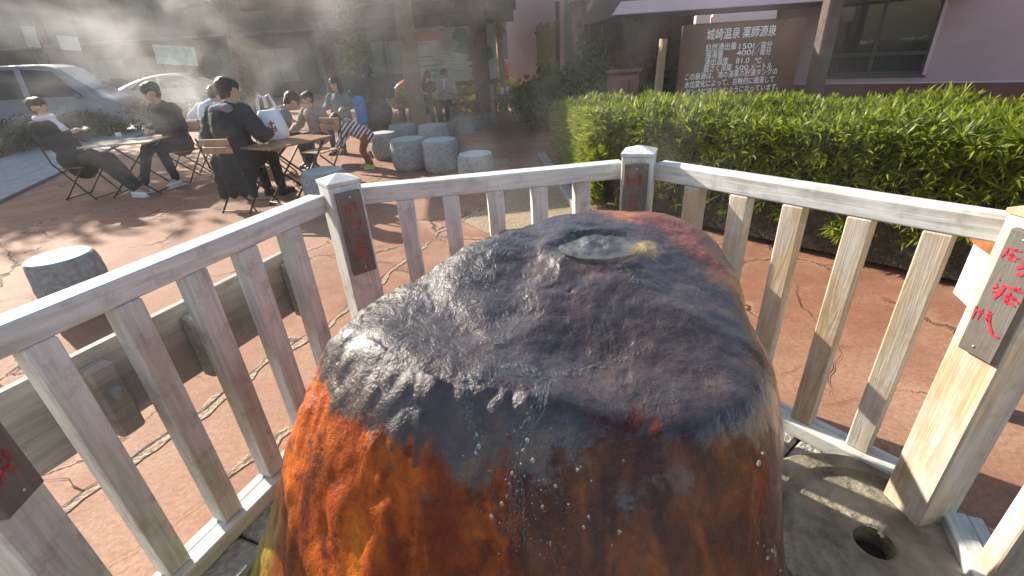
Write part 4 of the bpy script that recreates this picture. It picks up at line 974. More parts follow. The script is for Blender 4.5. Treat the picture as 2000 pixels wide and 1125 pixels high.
def tree(name, label, base_, h, cr_, tr, leafm, seed, n_=5000, size=.11, cz=None, group='trees behind the court', lean_=(0, 0)):
    rng = np.random.default_rng(seed); t = thing(name, label, 'tree', (base_[0], base_[1], 0), 0, group)
    cz = cz or h - cr_[2]
    pts_ = [Vector((lean_[0] * z / h + .12 * noise.noise(Vector((z * .5, seed, 0))), lean_[1] * z / h + .12 * noise.noise(Vector((z * .5, seed, 9))), z)) for z in np.linspace(0, h * .86, 9)]
    b = MB().tube(pts_, [tr * (1.25 - .95 * i / 8) for i in range(9)], 10)
    for k in range(9):
        i = 4 + k % 4; p = pts_[i]; a = k * 2.4 + seed; e = p + Vector((math.cos(a) * cr_[0] * .75, math.sin(a) * cr_[1] * .75, cr_[2] * (.2 + .5 * ((k * 37) % 10) / 10)))
        b.tube([p, p.lerp(e, .5) + Vector((0, 0, .12)), e], [tr * .38, tr * .22, tr * .07], 6)
    b.build('trunk', M_['bark'], t, True)
    v, f = blob_leaves((lean_[0], lean_[1], cz), cr_, n_, rng, size, 22); link('crown', np_mesh('crown', v, f, leafm), t); return t
def shrub(label, p, rad, leafm, seed, n_=2200, size=.06, group='shrubs around the court', name='leafy_shrub'):
    rng = np.random.default_rng(seed); t = thing(name, label, 'shrub', (p[0], p[1], 0), 0, group)
    v, f = blob_leaves((0, 0, rad[2] * .95), rad, n_, rng, size, 16); v[:, 2] = np.abs(v[:, 2]) + .02; link('foliage', np_mesh('foliage', v, f, leafm), t)
    b = MB()
    for k in range(5): a = k * 1.3 + seed; b.tube([(0, 0, 0), (math.cos(a) * rad[0] * .4, math.sin(a) * rad[1] * .4, rad[2] * 1.3)], [.025, .008], 5)
    b.build('stem', M_['bark'], t); return t
# low clipped shrubs along the pavement
spx = ((-50, 316), (45, 299), (130, 283), (205, 270), (275, 258), (345, 248), (415, 240), (485, 232))
whr = ('beside the van tail', 'in front of the van sliding door', 'in front of the van front door', 'by the van nose', 'behind the seated young man', 'before the champagne car', 'behind the person in pale blue', 'behind the grey coat')
for k, (u, v) in enumerate(spx):
    p = at(u, v); p = p + Vector((p.x, p.y, 0)).normalized() * .6
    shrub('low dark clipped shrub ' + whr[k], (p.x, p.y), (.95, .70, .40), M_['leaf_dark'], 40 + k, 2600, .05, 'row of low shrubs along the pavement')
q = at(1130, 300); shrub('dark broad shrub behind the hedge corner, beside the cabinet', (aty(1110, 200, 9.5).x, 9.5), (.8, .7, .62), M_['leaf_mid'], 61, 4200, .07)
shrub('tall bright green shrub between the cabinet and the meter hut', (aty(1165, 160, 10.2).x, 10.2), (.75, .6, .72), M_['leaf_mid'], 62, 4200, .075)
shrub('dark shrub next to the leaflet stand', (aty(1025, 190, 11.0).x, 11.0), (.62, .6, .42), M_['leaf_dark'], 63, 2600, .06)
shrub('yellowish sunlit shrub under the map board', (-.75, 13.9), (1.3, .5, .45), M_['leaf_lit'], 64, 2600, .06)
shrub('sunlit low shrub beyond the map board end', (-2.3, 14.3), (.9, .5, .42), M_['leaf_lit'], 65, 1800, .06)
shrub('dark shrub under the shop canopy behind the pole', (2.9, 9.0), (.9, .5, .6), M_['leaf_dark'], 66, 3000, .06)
# trees that shade the tables; some show their trunks, those by the van stay unseen
tree('street_tree', 'tall street tree with dark trunk between the parked cars and tables', (-5.3, 16.3), 7.5, (2.6, 2.4, 1.9), .20, M_['leaf_mid'], 1, 7000, .13)
tree('street_tree', 'street tree behind the silver hatchback with thick leaning trunk', (-9.3, 19.0), 7.2, (2.5, 2.3, 1.7), .22, M_['leaf_mid'], 2, 7000, .13, lean_=(-.2, 0))
tree('street_tree', 'street tree beside the silver van with spreading crown', (-14.6, 13.4), 7.0, (2.5, 2.3, 1.7), .2, M_['leaf_mid'], 3, 7000, .13)
tree('street_tree', 'street tree standing past the van tail whose crown shades the pavement', (-17.4, 16.4), 7.2, (2.7, 2.4, 1.8), .2, M_['leaf_mid'], 4, 7000, .13)  # out of view, added for the shade its crown throws on the pavement
# spray of sunlit leaves hanging near the pavilion
q = aty(688, 72, 11.5)
sp_t = thing('young_tree', 'slender young tree with sunlit yellow-green drooping leaves by the pavilion', 'tree', (q.x, q.y, 0))
MB().tube([(0, 0, 0), (.03, 0, 1.0), (-.02, 0, 2.3)], [.035, .028, .012], 8).build('trunk', M_['bark'], sp_t, True)
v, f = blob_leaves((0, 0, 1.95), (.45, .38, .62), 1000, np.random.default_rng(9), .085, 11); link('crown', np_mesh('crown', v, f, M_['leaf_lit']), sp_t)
# wooded slope behind everything
b = MB(); NX, NY = 60, 14; vs = []
for j in range(NY):
    for i in range(NX):
        x = -75 + 150 * i / (NX - 1); y = 34 + 40 * j / (NY - 1); z = -.1 + 15 * (j / (NY - 1)) ** .8 + (2.5 * noise.noise(Vector((x * .06, y * .06, 0))) if j else 0)
        vs.append((x, y, z))
b.add(vs, [(j * NX + i, j * NX + i + 1, (j + 1) * NX + i + 1, (j + 1) * NX + i) for j in range(NY - 1) for i in range(NX - 1)])
tag(b.build('hillside', M_['twig'], None, True), kind='structure')
rng = np.random.default_rng(77); VV = []; FF = []; off = 0
for k in range(150):
    x = rng.uniform(-62, 62); y = rng.uniform(33.5, 46); z = 15 * ((y - 34) / 40) ** .8 if y > 34 else 0
    v, f = blob_leaves((x, y, z + 2.6), (2.6, 2.2, 2.6), 420, rng, .34, 12); VV.append(v); FF.append(f + off); off += len(v)
o = link('wooded_slope', np_mesh('wooded_slope', np.concatenate(VV), np.concatenate(FF), M_['leaf_dark'])); tag(o, 'dark evergreen wood covering the slope behind the town', 'wood', kind='stuff')
# long dark timber house across the road
hs = thing('timber_townhouse', 'long dark timber townhouse across the road behind the parked cars', 'building', (0, 0, 0))
HY = 27.0
M_['housewall'] = mat('dark_weathered_boards', (.075, .065, .055), .8, var=.3, scale=1.5); M_['shoji'] = mat('greenish_glass', (.10, .13, .13), .12, var=.3, scale=.8)
MB().box((-24, HY + 3, 3.2), (42, 6, 6.4), None, 0, .02).build('wall', M_['housewall'], hs)
MB().add([(-46, HY - 1.0, 6.2), (-2, HY - 1.0, 6.2), (-2, HY + 7, 6.2), (-46, HY + 7, 6.2), (-46, HY + 3, 8.2), (-2, HY + 3, 8.2)], [(0, 1, 5, 4), (2, 3, 4, 5), (0, 4, 3), (1, 2, 5), (3, 2, 1, 0)]).build('roof', M_['tile'], hs)
for k in range(14):
    xx = -43.2 + k * 2.9
    w_ = MB().box((xx, HY - .03, 1.5), (1.9, .08, 1.7), None, 0, .01).build('window', M_['frame'], hs)
    for s in (-1, 1): MB().box((xx + s * .46, HY - .08, 1.5), (.86, .02, 1.56), None, 0, .004).build('pane', M_['shoji'], w_)
MB().box((-24, HY - .7, 2.95), (42, 1.5, .12), None, 0, .02).build('pent_roof', M_['tile'], hs)
for k in range(23): MB().box((-44.6 + k * 1.85, HY - .04, 3.0), (.14, .10, 6.0), None, 0, .01).build('wall_post', M_['timber_d'], hs)
# notices and banners hanging far behind
for k, (u0, v0, u1, v1, y, m, lab) in enumerate(((38, 52, 82, 92, 18.5, Mpale, 'pale tilted notice sheet hanging far behind the silver van'), (110, 72, 160, 97, 19.0, Mw, 'small white notice sheet with dark print behind the van roof'), (297, 92, 388, 124, 20.0, mat('pale_blue_banner', (.36, .46, .46), .6, var=.2), 'long pale blue banner hanging behind the silver hatchback'))):
    p0, p1 = aty(u0, v0, y), aty(u1, v1, y); t = thing('hanging_notice', lab, 'notice', ((p0.x + p1.x) / 2, y, 0), 0, 'far notices')
    MB().box((0, 0, (p0.z + p1.z) / 2), (p1.x - p0.x, .03, p0.z - p1.z), Matrix.Rotation(.12, 3, 'Y'), 0, .004).build('sheet', m, t)
    for s in (-1, 1): MB().tube([(s * (p1.x - p0.x) * .42, .04, 0), (s * (p1.x - p0.x) * .42, .04, p0.z + .1)], .03, 8).build('pole', M_['frame'], t)

# ------------------------------------------------------------------ folding tables and chairs
M_['slat'] = mat('varnished_slats', (.34, .19, .09), .45, var=.25, scale=14); M_['slat_pale'] = mat('pale_slats', (.42, .34, .24), .5, var=.2, scale=14)
M_['steel'] = mat('black_steel_tube', (.02, .02, .022), .4, var=.1)
def folding_table(label, c, rz, L=.86, W=.56, h=.70, m='slat'):
    t = thing('folding_table', label, 'table', (c[0], c[1], 0), rz, 'folding slatted tables')
    n_ = 7; w_ = W / n_
    for k in range(n_): MB().box((0, -W / 2 + w_ * (k + .5), h - .01), (L, w_ - .012, .02), None, 0, .003).build('top_slat', M_[m], t)
    for sx in (-1, 1): MB().box((sx * L * .40, 0, h - .03), (.03, W - .02, .018), None, 0, .002).build('top_batten', M_[m], t)
    for sy in (-1, 1):
        y = sy * W * .40
        MB().tube([(-L * .42, y, h - .035), (L * .36, y, .0)], .011, 8).build('leg', M_['steel'], t)
        MB().tube([(L * .42, y * .92, h - .035), (-L * .36, y * .92, .0)], .011, 8).build('leg', M_['steel'], t)
    for sx in (-1, 1): MB().tube([(sx * L * .33, -W * .40, .035), (sx * L * .33, W * .40, .035)], .009, 8).build('foot_bar', M_['steel'], t)
    return t
def folding_chair(label, c, rz, m='slat'):
    t = thing('folding_chair', label, 'chair', (c[0], c[1], 0), rz, 'folding slatted chairs')
    for k in range(5): MB().box((0, -.15 + k * .075, .435), (.36, .062, .016), None, 0, .003).build('seat_slat', M_[m], t)
    for z in (.70, .785): MB().box((0, -.235 - (z - .7) * .2, z), (.38, .014, .07), Matrix.Rotation(-.18, 3, 'X'), 0, .003).build('back_slat', M_[m], t)
    for s in (-1, 1):
        MB().tube([(s * .20, -.26, .84), (s * .20, -.20, .50), (s * .20, .22, 0)], .010, 8).build('leg', M_['steel'], t)
        MB().tube([(s * .18, .19, .425), (s * .18, -.27, 0)], .010, 8).build('leg', M_['steel'], t)
    for (y, z) in ((-.25, .02), (.20, .02)): MB().tube([(-.20, y, z), (.20, y, z)], .008, 8).build('stretcher', M_['steel'], t)
    return t
tb1 = on(243, 276, .70); folding_table('folding slatted table with a paper cup, between seated woman and man', tb1, R(8), m='slat_pale')
tb2 = on(545, 279, .70); folding_table('folding slatted table carrying the white shopping bag', (tb2[0] + .05, tb2[1] + .1), R(60))
p = at(236, 274, .70)
cup = thing('paper_cup', 'small pale paper cup standing on the folding table', 'cup', (p.x, p.y, .701))
MB().lathe([(.028, 0), (.038, .10), (.036, .10), (.026, .004)], 18).build('cup_wall', Mw, cup)
MB().lathe([(.0295, .015), (.034, .06)], 18, (0, 0, 0)).build('cup_band', Mpale, cup)
for k in range(3):
    q = at(255 + 14 * k, 272 - k, .70); o = MB().box((0, 0, .004), (.16, .11, .006), None, 0, .001).build('paper_napkin', Mw if k != 1 else M_['slat_pale']); o.location = (q.x, q.y, .702 + .0005 * k); o.rotation_euler = (0, 0, .4 * k)
    tag(o, ['folded white napkin beside the paper cup', 'tan paper wrapper lying between two napkins on the table', 'white napkin on the table near the seated man'][k], 'napkin')

# shopping bag
def shopping_bag(c, rz):
    t = thing('shopping_bag', 'white plastic shopping bag with red mark on the folding table', 'bag', c, rz)
    Mbag = mat('white_translucent_plastic', (.78, .78, .80), .35, var=.04, bump=.6, bscale=18, sss=0)
    b = MB(); vs = []; fs = []; n_ = 36
    lev = [(0, .13, .085), (.02, .155, .10), (.10, .165, .11), (.20, .16, .10), (.28, .13, .075), (.33, .10, .045)]
    for j, (z, rx, ry) in enumerate(lev):
        for k in range(n_):
            a = 2 * math.pi * k / n_; w_ = 1 + .10 * noise.noise(Vector((math.cos(a) * 2.2, math.sin(a) * 2.2, z * 7)))
            cx__ = abs(math.cos(a)) ** .7 * math.copysign(1, math.cos(a)); sy__ = abs(math.sin(a)) ** .7 * math.copysign(1, math.sin(a))
            vs.append((rx * cx__ * w_, ry * sy__ * w_, z))
    for j in range(len(lev) - 1):
        for k in range(n_): fs.append((j * n_ + k, j * n_ + (k + 1) % n_, (j + 1) * n_ + (k + 1) % n_, (j + 1) * n_ + k))
    fs.append(tuple(range(n_ - 1, -1, -1))); fs.append(tuple((len(lev) - 1) * n_ + k for k in range(n_)))
    b.add(vs, fs); b.build('bag_body', Mbag, t, True)
    for s in (-1, 1):
        h = MB(); pp = [(s * .10, 0, .29), (s * .085, .01 * s, .40), (s * .05, .012 * s, .50), (s * .01, .01 * s, .47), (-s * .005, .01 * s, .36)]
        h.tube(pp, [.02, .016, .013, .014, .02], 8); o = h.build('handle', Mbag, t, True); o.scale = (1, .6, 1)
    r = MB()
    for (x0, z0, x1, z1, wd) in ((-.035, .19, .035, .195, .014), (0, .225, -.002, .10, .016), (-.03, .16, -.035, .11, .014), (.03, .16, .035, .11, .014), (-.03, .135, .03, .14, .012), (-.03, .11, .032, .11, .012)):
        d_ = Vector((x1 - x0, 0, z1 - z0)); L = d_.length; a = math.atan2(z1 - z0, x1 - x0)
        r.box(((x0 + x1) / 2 + .02, -.1175, (z0 + z1) / 2), (L, .004, wd), Matrix.Rotation(-a, 3, 'Y'))
    r.build('red_mark', M_['redpaint'], t); return t
q = at(535, 274, .70); shopping_bag((q.x, q.y + .05, .701), R(15))
q = at(520, 275, .70)
o = MB().box((0, 0, .06), (.16, .1, .12), None, 0, .03).build('white_takeaway_pack', Mw); o.location = (q.x - .03, q.y + .1, .701); tag(o, 'small white takeaway pack leaning beside the shopping bag', 'pack')

# ------------------------------------------------------------------ people
def capsule(b, p0, p1, r0, r1, n=12):
    p0, p1 = Vector(p0), Vector(p1); d = p1 - p0
    if d.length < 1e-5: d = Vector((0, 0, 1e-4)); p1 = p0 + d
    u = d.normalized(); pts_ = []; rr = []
    for k in range(4): a = math.pi / 2 * k / 4; pts_.append(p0 - u * r0 * math.cos(a)); rr.append(max(.002, r0 * math.sin(a)))
    pts_ += [p0, p1]; rr += [r0, r1]
    for k in range(1, 5): a = math.pi / 2 * k / 4; pts_.append(p1 + u * r1 * math.sin(a)); rr.append(max(.002, r1 * math.cos(a)))
    b.tube(pts_, rr, n)
def remesh(b, voxel, m, name, smooth_it=4, wr=0.0, seed=0, sc_=9.0):
    me0 = b.mesh('tmp', m); o = bpy.data.objects.new('tmp', me0); tmpsc.collection.objects.link(o)
    md = o.modifiers.new('r', 'REMESH'); md.mode = 'VOXEL'; md.voxel_size = voxel; md.use_smooth_shade = True
    if smooth_it: ms = o.modifiers.new('s', 'SMOOTH'); ms.iterations = smooth_it; ms.factor = .5
    tmpsc.view_layers[0].update()
    me = bpy.data.meshes.new_from_object(o.evaluated_get(tmpsc.view_layers[0].depsgraph)); bpy.data.objects.remove(o); bpy.data.meshes.remove(me0)
    me.name = name
    if not me.materials: me.materials.append(m)
    if wr:
        ns = [tuple(v.normal) for v in me.vertices]
        for v, nn in zip(me.vertices, ns):
            k = noise.noise(Vector((v.co.x * sc_, v.co.y * sc_, v.co.z * sc_ * 1.6 + seed))) + .5 * noise.noise(Vector((v.co.x * sc_ * 2.3, v.co.y * sc_ * 2.3, v.co.z * sc_ * 3 + seed)))
            v.co += Vector(nn) * k * wr
    me.polygons.foreach_set('use_smooth', [True] * len(me.polygons)); me.update()
    return me
SKIN = mat('skin', (.50, .30, .21), .5, var=.08, scale=12); MH_BLACK = mat('black_hair', (.012, .010, .009), .45, var=.3, scale=40, bump=.8, bscale=70); MH_BROWN = mat('brown_hair', (.05, .025, .014), .45, var=.3, scale=40, bump=.8, bscale=70)
EYE = mat('dark_eye', (.01, .008, .007), .2); LIP = mat('lips', (.33, .11, .09), .45)
def cloth(name, c, **k): return mat(name, c, .85, var=.18, scale=9, bump=.35, bscale=55, **k)
def person(label, loc, rz, pose, sc_, top, bottom, shoe, hair=MH_BLACK, hairstyle='short', look=(0, 0), lean=0.1, arms=None, legs=None, scarf=None, hood=None, coat=0.0, group='people resting in the court', puff=1.0, wr=.008, hip=None, skirt=False):
    t = thing('person', label, 'person', (loc[0], loc[1], 0), rz, group)
    hz = hip if hip is not None else {'sit': .53, 'stand': .90, 'bend': .86, 'crouch': .30}[pose]
    H = Vector((0, 0, hz)); ln = lean
    upv = Vector((0, math.sin(ln), math.cos(ln))); fwd = Vector((0, math.cos(ln), -math.sin(ln)))
    waist = H + upv * .18; chest = H + upv * .38; neck = H + upv * .53
    hl = ln * .6 + look[0]; hu = Vector((math.sin(look[1]) * 0, math.sin(hl), math.cos(hl)))
    headc = neck + hu * .155 + Vector((0, .02, 0))
    hf = Vector((math.sin(look[1]), math.cos(look[1]) * math.cos(hl), -math.sin(hl))).normalized(); hr = hf.cross(hu).normalized()
    sh = {s: neck + Vector((s * .175, 0, 0)) - upv * .055 for s in (-1, 1)}
    hipj = {s: H + Vector((s * .09, 0, 0)) for s in (-1, 1)}
    arms = arms or {-1: ((-.27, .05, .30), (-.20, .30, .28)), 1: ((.27, .05, .30), (.20, .30, .28))}
    # arm targets are relative to the hip
    el = {s: H + Vector(arms[s][0]) for s in (-1, 1)}; ha = {s: H + Vector(arms[s][1]) for s in (-1, 1)}
    if legs: kn_ = {s: Vector(legs[s][0]) for s in (-1, 1)}; an = {s: Vector(legs[s][1]) for s in (-1, 1)}
    elif pose == 'sit': kn_ = {s: Vector((s * .11, .42, hz + .02)) for s in (-1, 1)}; an = {s: Vector((s * .10, .46, .09)) for s in (-1, 1)}
    elif pose == 'crouch': kn_ = {s: Vector((s * .14, .34, .42)) for s in (-1, 1)}; an = {s: Vector((s * .10, .04, .08)) for s in (-1, 1)}
    else: kn_ = {s: Vector((s * .10, .05, hz * .53)) for s in (-1, 1)}; an = {s: Vector((s * .10, -.02 + .05 * s, .09)) for s in (-1, 1)}
    toe = {}
    b = MB()
    # head: skull, jaw, nose, ears
    capsule(b, headc + hu * .035 - hf * .02, headc + hu * .03 + hf * .015, .088, .082); capsule(b, headc + hf * .025, headc - hu * .065 + hf * .048, .07, .042)
    capsule(b, headc + hf * .088 + hu * .012, headc + hf * .108 - hu * .016, .010, .014, 8)
    for s in (-1, 1): capsule(b, headc + hr * s * .085 + hu * .01, headc + hr * s * .083 - hu * .025, .016, .012, 8)
    capsule(b, neck - upv * .04, headc - hu * .05, .055, .05)
    capsule(b, H, waist, .13, .12); capsule(b, waist, chest, .12, .14); capsule(b, sh[-1] - upv * .03, sh[1] - upv * .03, .07, .07)
    for s in (-1, 1):
        capsule(b, sh[s], el[s], .048, .038); capsule(b, el[s], ha[s], .037, .025); capsule(b, hipj[s], kn_[s], .078, .056); capsule(b, kn_[s], an[s], .054, .036)
        # hand: palm, four fingers, thumb
        d_ = (ha[s] - el[s]).normalized(); sd = Vector((-s, 0, 0)) - d_ * Vector((-s, 0, 0)).dot(d_); sd.normalize(); dn = d_.cross(sd) * s
        if dn.z > 0: dn = -dn
        pm = ha[s] + d_ * .075; capsule(b, ha[s] + d_ * .015, pm, .026, .030)
        for f_ in range(4):
            o_ = sd * (.027 - .018 * f_); l_ = (.062, .072, .068, .052)[f_]
            k1 = pm + o_ + d_ * .015 + d_ * l_ * .55 + dn * .012; k2 = k1 + d_ * l_ * .35 + dn * .030
            capsule(b, pm + o_, k1, .0095, .009, 8); capsule(b, k1, k2, .009, .008, 8)
        capsule(b, ha[s] + d_ * .03 + sd * .022, ha[s] + d_ * .07 + sd * .055 + dn * .01, .012, .010, 8)
        fd = Vector((0, 1, 0)); capsule(b, an[s], an[s] + fd * .13 - Vector((0, 0, .05)), .036, .03)
    link('body', remesh(b, .0115, SKIN, 'body', 3), t)
    for s in (-1, 1):
        MB().ball(headc + hf * .082 + hr * s * .032 + hu * .022, .0105, 6).build('eye', EYE, t, True)
        MB().bar(headc + hf * .087 + hr * s * .018 + hu * .045, headc + hf * .078 + hr * s * .05 + hu * .043, .008, .006).build('eyebrow', hair, t)
    MB().bar(headc + hf * .092 - hu * .046 - hr * .02, headc + hf * .092 - hu * .046 + hr * .02, .010, .008).build('mouth', LIP, t)
    # hair
    b = MB(); capsule(b, headc + hu * .048 - hf * .038, headc + hu * .058 + hf * .022, .094, .082); capsule(b, headc + hu * .02 - hf * .04, headc - hu * .04 - hf * .035, .088, .065)
    for s in (-1, 1): capsule(b, headc + hr * s * .06 + hu * .04 - hf * .01, headc + hr * s * .072 + hu * .0 - hf * .03, .035, .03)
    capsule(b, headc + hu * .085 + hf * .06 - hr * .03, headc + hu * .085 + hf * .06 + hr * .03, .032, .032)
    if hairstyle == 'long':
        capsule(b, headc - hf * .05, neck - upv * .16 - fwd * .09, .085, .07)
        for s in (-1, 1): capsule(b, headc + hr * s * .07 + hu * .03, neck + hr * s * .085 - upv * .10 + hf * .02, .035, .028)
    if hairstyle == 'bun': capsule(b, headc + hu * .06 - hf * .12, headc + hu * .07 - hf * .14, .055, .045)
    if hairstyle != 'none': link('hair', remesh(b, .011, hair, 'hair', 2, .006, loc[0], 30), t)
    # top
    b = MB(); e = .022 * puff
    capsule(b, H - upv * (.02 + coat * .3), waist, .145 + e, .135 + e); capsule(b, waist, chest, .135 + e, .15 + e); capsule(b, sh[-1] - upv * .05, sh[1] - upv * .05, .085 + e * .6, .085 + e * .6)
    for s in (-1, 1):
        wrist = el[s].lerp(ha[s], .93); capsule(b, sh[s] - upv * .01, el[s], .062 + e * .8, .052 + e * .8); capsule(b, el[s], wrist, .052 + e * .8, .040 + e * .4)
        if coat: capsule(b, hipj[s], hipj[s].lerp(kn_[s], coat), .115 + e, .095 + e)
    if coat and pose == 'sit' and not skirt: capsule(b, H - Vector((0, .05, 0)), H - Vector((0, .06, .03)), .14 + e, .13 + e)
    if skirt:
        for s in (-1, -.35, .35, 1): capsule(b, H + Vector((s * .14, -.08, -.02)), H + Vector((s * .17, -.13 + .02 * s, -.36)), .10, .045)
    capsule(b, neck - upv * .05, neck - upv * .01, .085, .072)
    tm = link('jacket', remesh(b, .016, top, 'jacket', 4, wr, loc[1]), t)
    # trousers
    b = MB(); capsule(b, H - upv * .02, waist - upv * .06, .142, .128)
    for s in (-1, 1): capsule(b, hipj[s], kn_[s], .094, .072); capsule(b, kn_[s], an[s] + Vector((0, 0, .03)), .071, .055)
    link('trousers', remesh(b, .016, bottom, 'trousers', 3, .006, loc[0]), t)
    for s in (-1, 1):
        b = MB(); a_ = an[s]; fd = Vector((s * .15, 1, 0)).normalized(); base_z = a_.z - .09
        z0 = Vector((a_.x, a_.y, a_.z - .045)); capsule(b, z0 - fd * .03, z0 + fd * .05, .045, .042); capsule(b, z0 + fd * .05 - Vector((0, 0, .008)), z0 + fd * .155 - Vector((0, 0, .014)), .042, .031)
        o = link('shoe', remesh(b, .012, shoe, 'shoe', 2), t)
        so_ = MB().box((z0 + fd * .06 - Vector((0, 0, .040))), (.078, .25, .016), rotz(-s * .149), 0, .007).build('sole', Mw if shoe is not M_['steel'] else shoe, o)
    if scarf is not None:
        b = MB(); cN = neck + hu * .03
        for k in range(10):
            a0, a1 = 2 * math.pi * k / 10, 2 * math.pi * (k + 1) / 10
            f_ = lambda a: cN + Vector((math.cos(a) * .085, math.sin(a) * .085, 0)) + fwd * .01
            capsule(b, f_(a0), f_(a1), .042, .042, 8)
        capsule(b, cN + fwd * .09 - upv * .03, cN + fwd * .16 - upv * .26, .045, .05)
        link('scarf', remesh(b, .014, scarf, 'scarf', 3, .007, 3, 18), t)
    if hood is not None:
        b = MB(); capsule(b, neck - fwd * .09 - upv * .05 - Vector((.07, 0, 0)), neck - fwd * .09 - upv * .05 + Vector((.07, 0, 0)), .07, .07); link('hood', remesh(b, .014, hood, 'hood', 3, .006, 1), t)
    t.scale = (sc_, sc_, sc_)
    return t
C = {k: cloth(k + '_cloth', v) for k, v in dict(black=(.018, .018, .02), charcoal=(.035, .035, .038), darkgrey=(.07, .07, .07), greywool=(.19, .19, .20), pinkgrey=(.33, .27, .27), paleblue=(.34, .42, .52), white=(.62, .59, .57), beige=(.30, .22, .19), brown=(.22, .085, .03), teal=(.10, .14, .15), navy=(.02, .028, .05), lightgrey=(.42, .40, .41), blue=(.02, .16, .52), cream=(.58, .52, .5)).items()}
SH_W = mat('white_trainers', (.66, .66, .64), .5, var=.05); SH_G = mat('neon_green_trainers', (.36, .66, .05), .45, var=.25, scale=25); SH_B = M_['steel']
def stripes():
    m, t, p, tc = new_mat('striped_jersey'); s_ = t.nodes.new('ShaderNodeSeparateXYZ'); t.links.new(tc.outputs['Object'], s_.inputs[0])
    a = mth(t, 'ADD', mth(t, 'MULTIPLY', s_.outputs[1], .74), mth(t, 'MULTIPLY', s_.outputs[2], .67))
    f = mth(t, 'GREATER_THAN', mth(t, 'FRACT', mth(t, 'MULTIPLY', a, 13)), .5)
    t.links.new(mix(t, f, (.62, .60, .60), (.13, .05, .07)), p.inputs['Base Color']); p.inputs['Roughness'].default_value = .85; return m
# woman leaning back at the first table
wq = (-5.80, 6.58)
folding_chair('folding chair under the woman with the white scarf', (wq[0] + .02, wq[1]), R(-98))
person('woman with hair bun in black coat and white scarf leaning back in chair', wq, R(-98), 'sit', 1.0, C['black'], C['charcoal'], SH_W, MH_BROWN, 'bun', look=(.15, 0), lean=-.38, scarf=C['white'], coat=.35, arms={-1: ((-.26, -.02, .24), (-.10, .22, .34)), 1: ((.26, -.02, .24), (.10, .22, .34))}, legs={-1: ((-.10, .42, .50), (-.09, .66, .09)), 1: ((.11, .42, .52), (.10, .78, .09))})
mq = (-4.82, 7.30)
folding_chair('folding chair under the young man in black jacket', mq, R(160))
person('young man in black jacket and white trainers sitting forward at the table', mq, R(160), 'sit', 1.04, C['black'], C['navy'], SH_W, MH_BLACK, 'short', look=(.25, .25), lean=.12, puff=1.3, arms={-1: ((-.27, .08, .22), (-.06, .30, .20)), 1: ((.27, .08, .22), (.06, .32, .22))}, legs={-1: ((-.13, .40, .52), (-.16, .36, .09)), 1: ((.13, .40, .52), (.10, .62, .09))})
bq = (-4.72, 7.95)
folding_chair('folding chair under the person in pale blue', bq, R(-15))
person('person in pale blue top bending far forward over the chair', bq, R(-15), 'sit', 1.0, C['paleblue'], C['navy'], SH_W, MH_BLACK, 'short', look=(.5, 0), lean=.42, puff=1.6)
kq = (-3.06, 5.50)
folding_chair('folding chair with wooden back under the man seen from behind', kq, R(-12))
person('man in dark jacket seen from behind, seated on wooden-backed chair', kq, R(-12), 'sit', 1.06, C['charcoal'], C['black'], SH_B, MH_BLACK, 'short', look=(.3, .4), lean=.20, puff=2.2, hood=C['greywool'], coat=.4, skirt=True, wr=.014, arms={-1: ((-.29, .06, .24), (-.20, .32, .22)), 1: ((.36, .04, .24), (.26, .30, .22))})
gq = (-3.38, 7.1)
folding_chair('folding chair under the person in grey coat', gq, R(-70))
person('person in plain grey coat hunched at the table beyond the shopping bag', gq, R(-60), 'sit', .95, C['greywool'], C['charcoal'], SH_B, MH_BLACK, 'short', look=(.5, 0), lean=.6, puff=1.4)
person('youngster in beige jacket sitting at the table with a hand to the mouth', (-2.98, 8.0), R(160), 'sit', .82, C['beige'], C['navy'], SH_B, MH_BLACK, 'short', look=(.15, .1), lean=.1, arms={-1: ((-.30, .10, .30), (-.06, .20, .52)), 1: ((.32, .12, .22), (.34, .42, .10))}, puff=1.6)
person('woman in dark teal jacket and white cap seated behind the children', (-2.88, 9.1), R(170), 'sit', .93, C['teal'], C['navy'], SH_B, MH_BROWN, 'long', look=(.1, .3), lean=.05)
person('large person in black coat with bright blue bag, seated beside the pavilion', (-2.30, 9.2), R(20), 'sit', 1.12, C['black'], C['black'], SH_B, MH_BLACK, 'short', look=(.5, 0), lean=.45, puff=3.0, coat=.5, wr=.014)
q = Vector((-2.50, 8.93, 0)); o = MB().box((0, 0, .17), (.20, .14, .50), None, 0, .05).build('blue_bag', C['blue']); o.location = (q.x, q.y, .52); o.rotation_euler = (.2, 0, .2); tag(o, 'bright blue bag worn on the back of the black coat', 'bag')
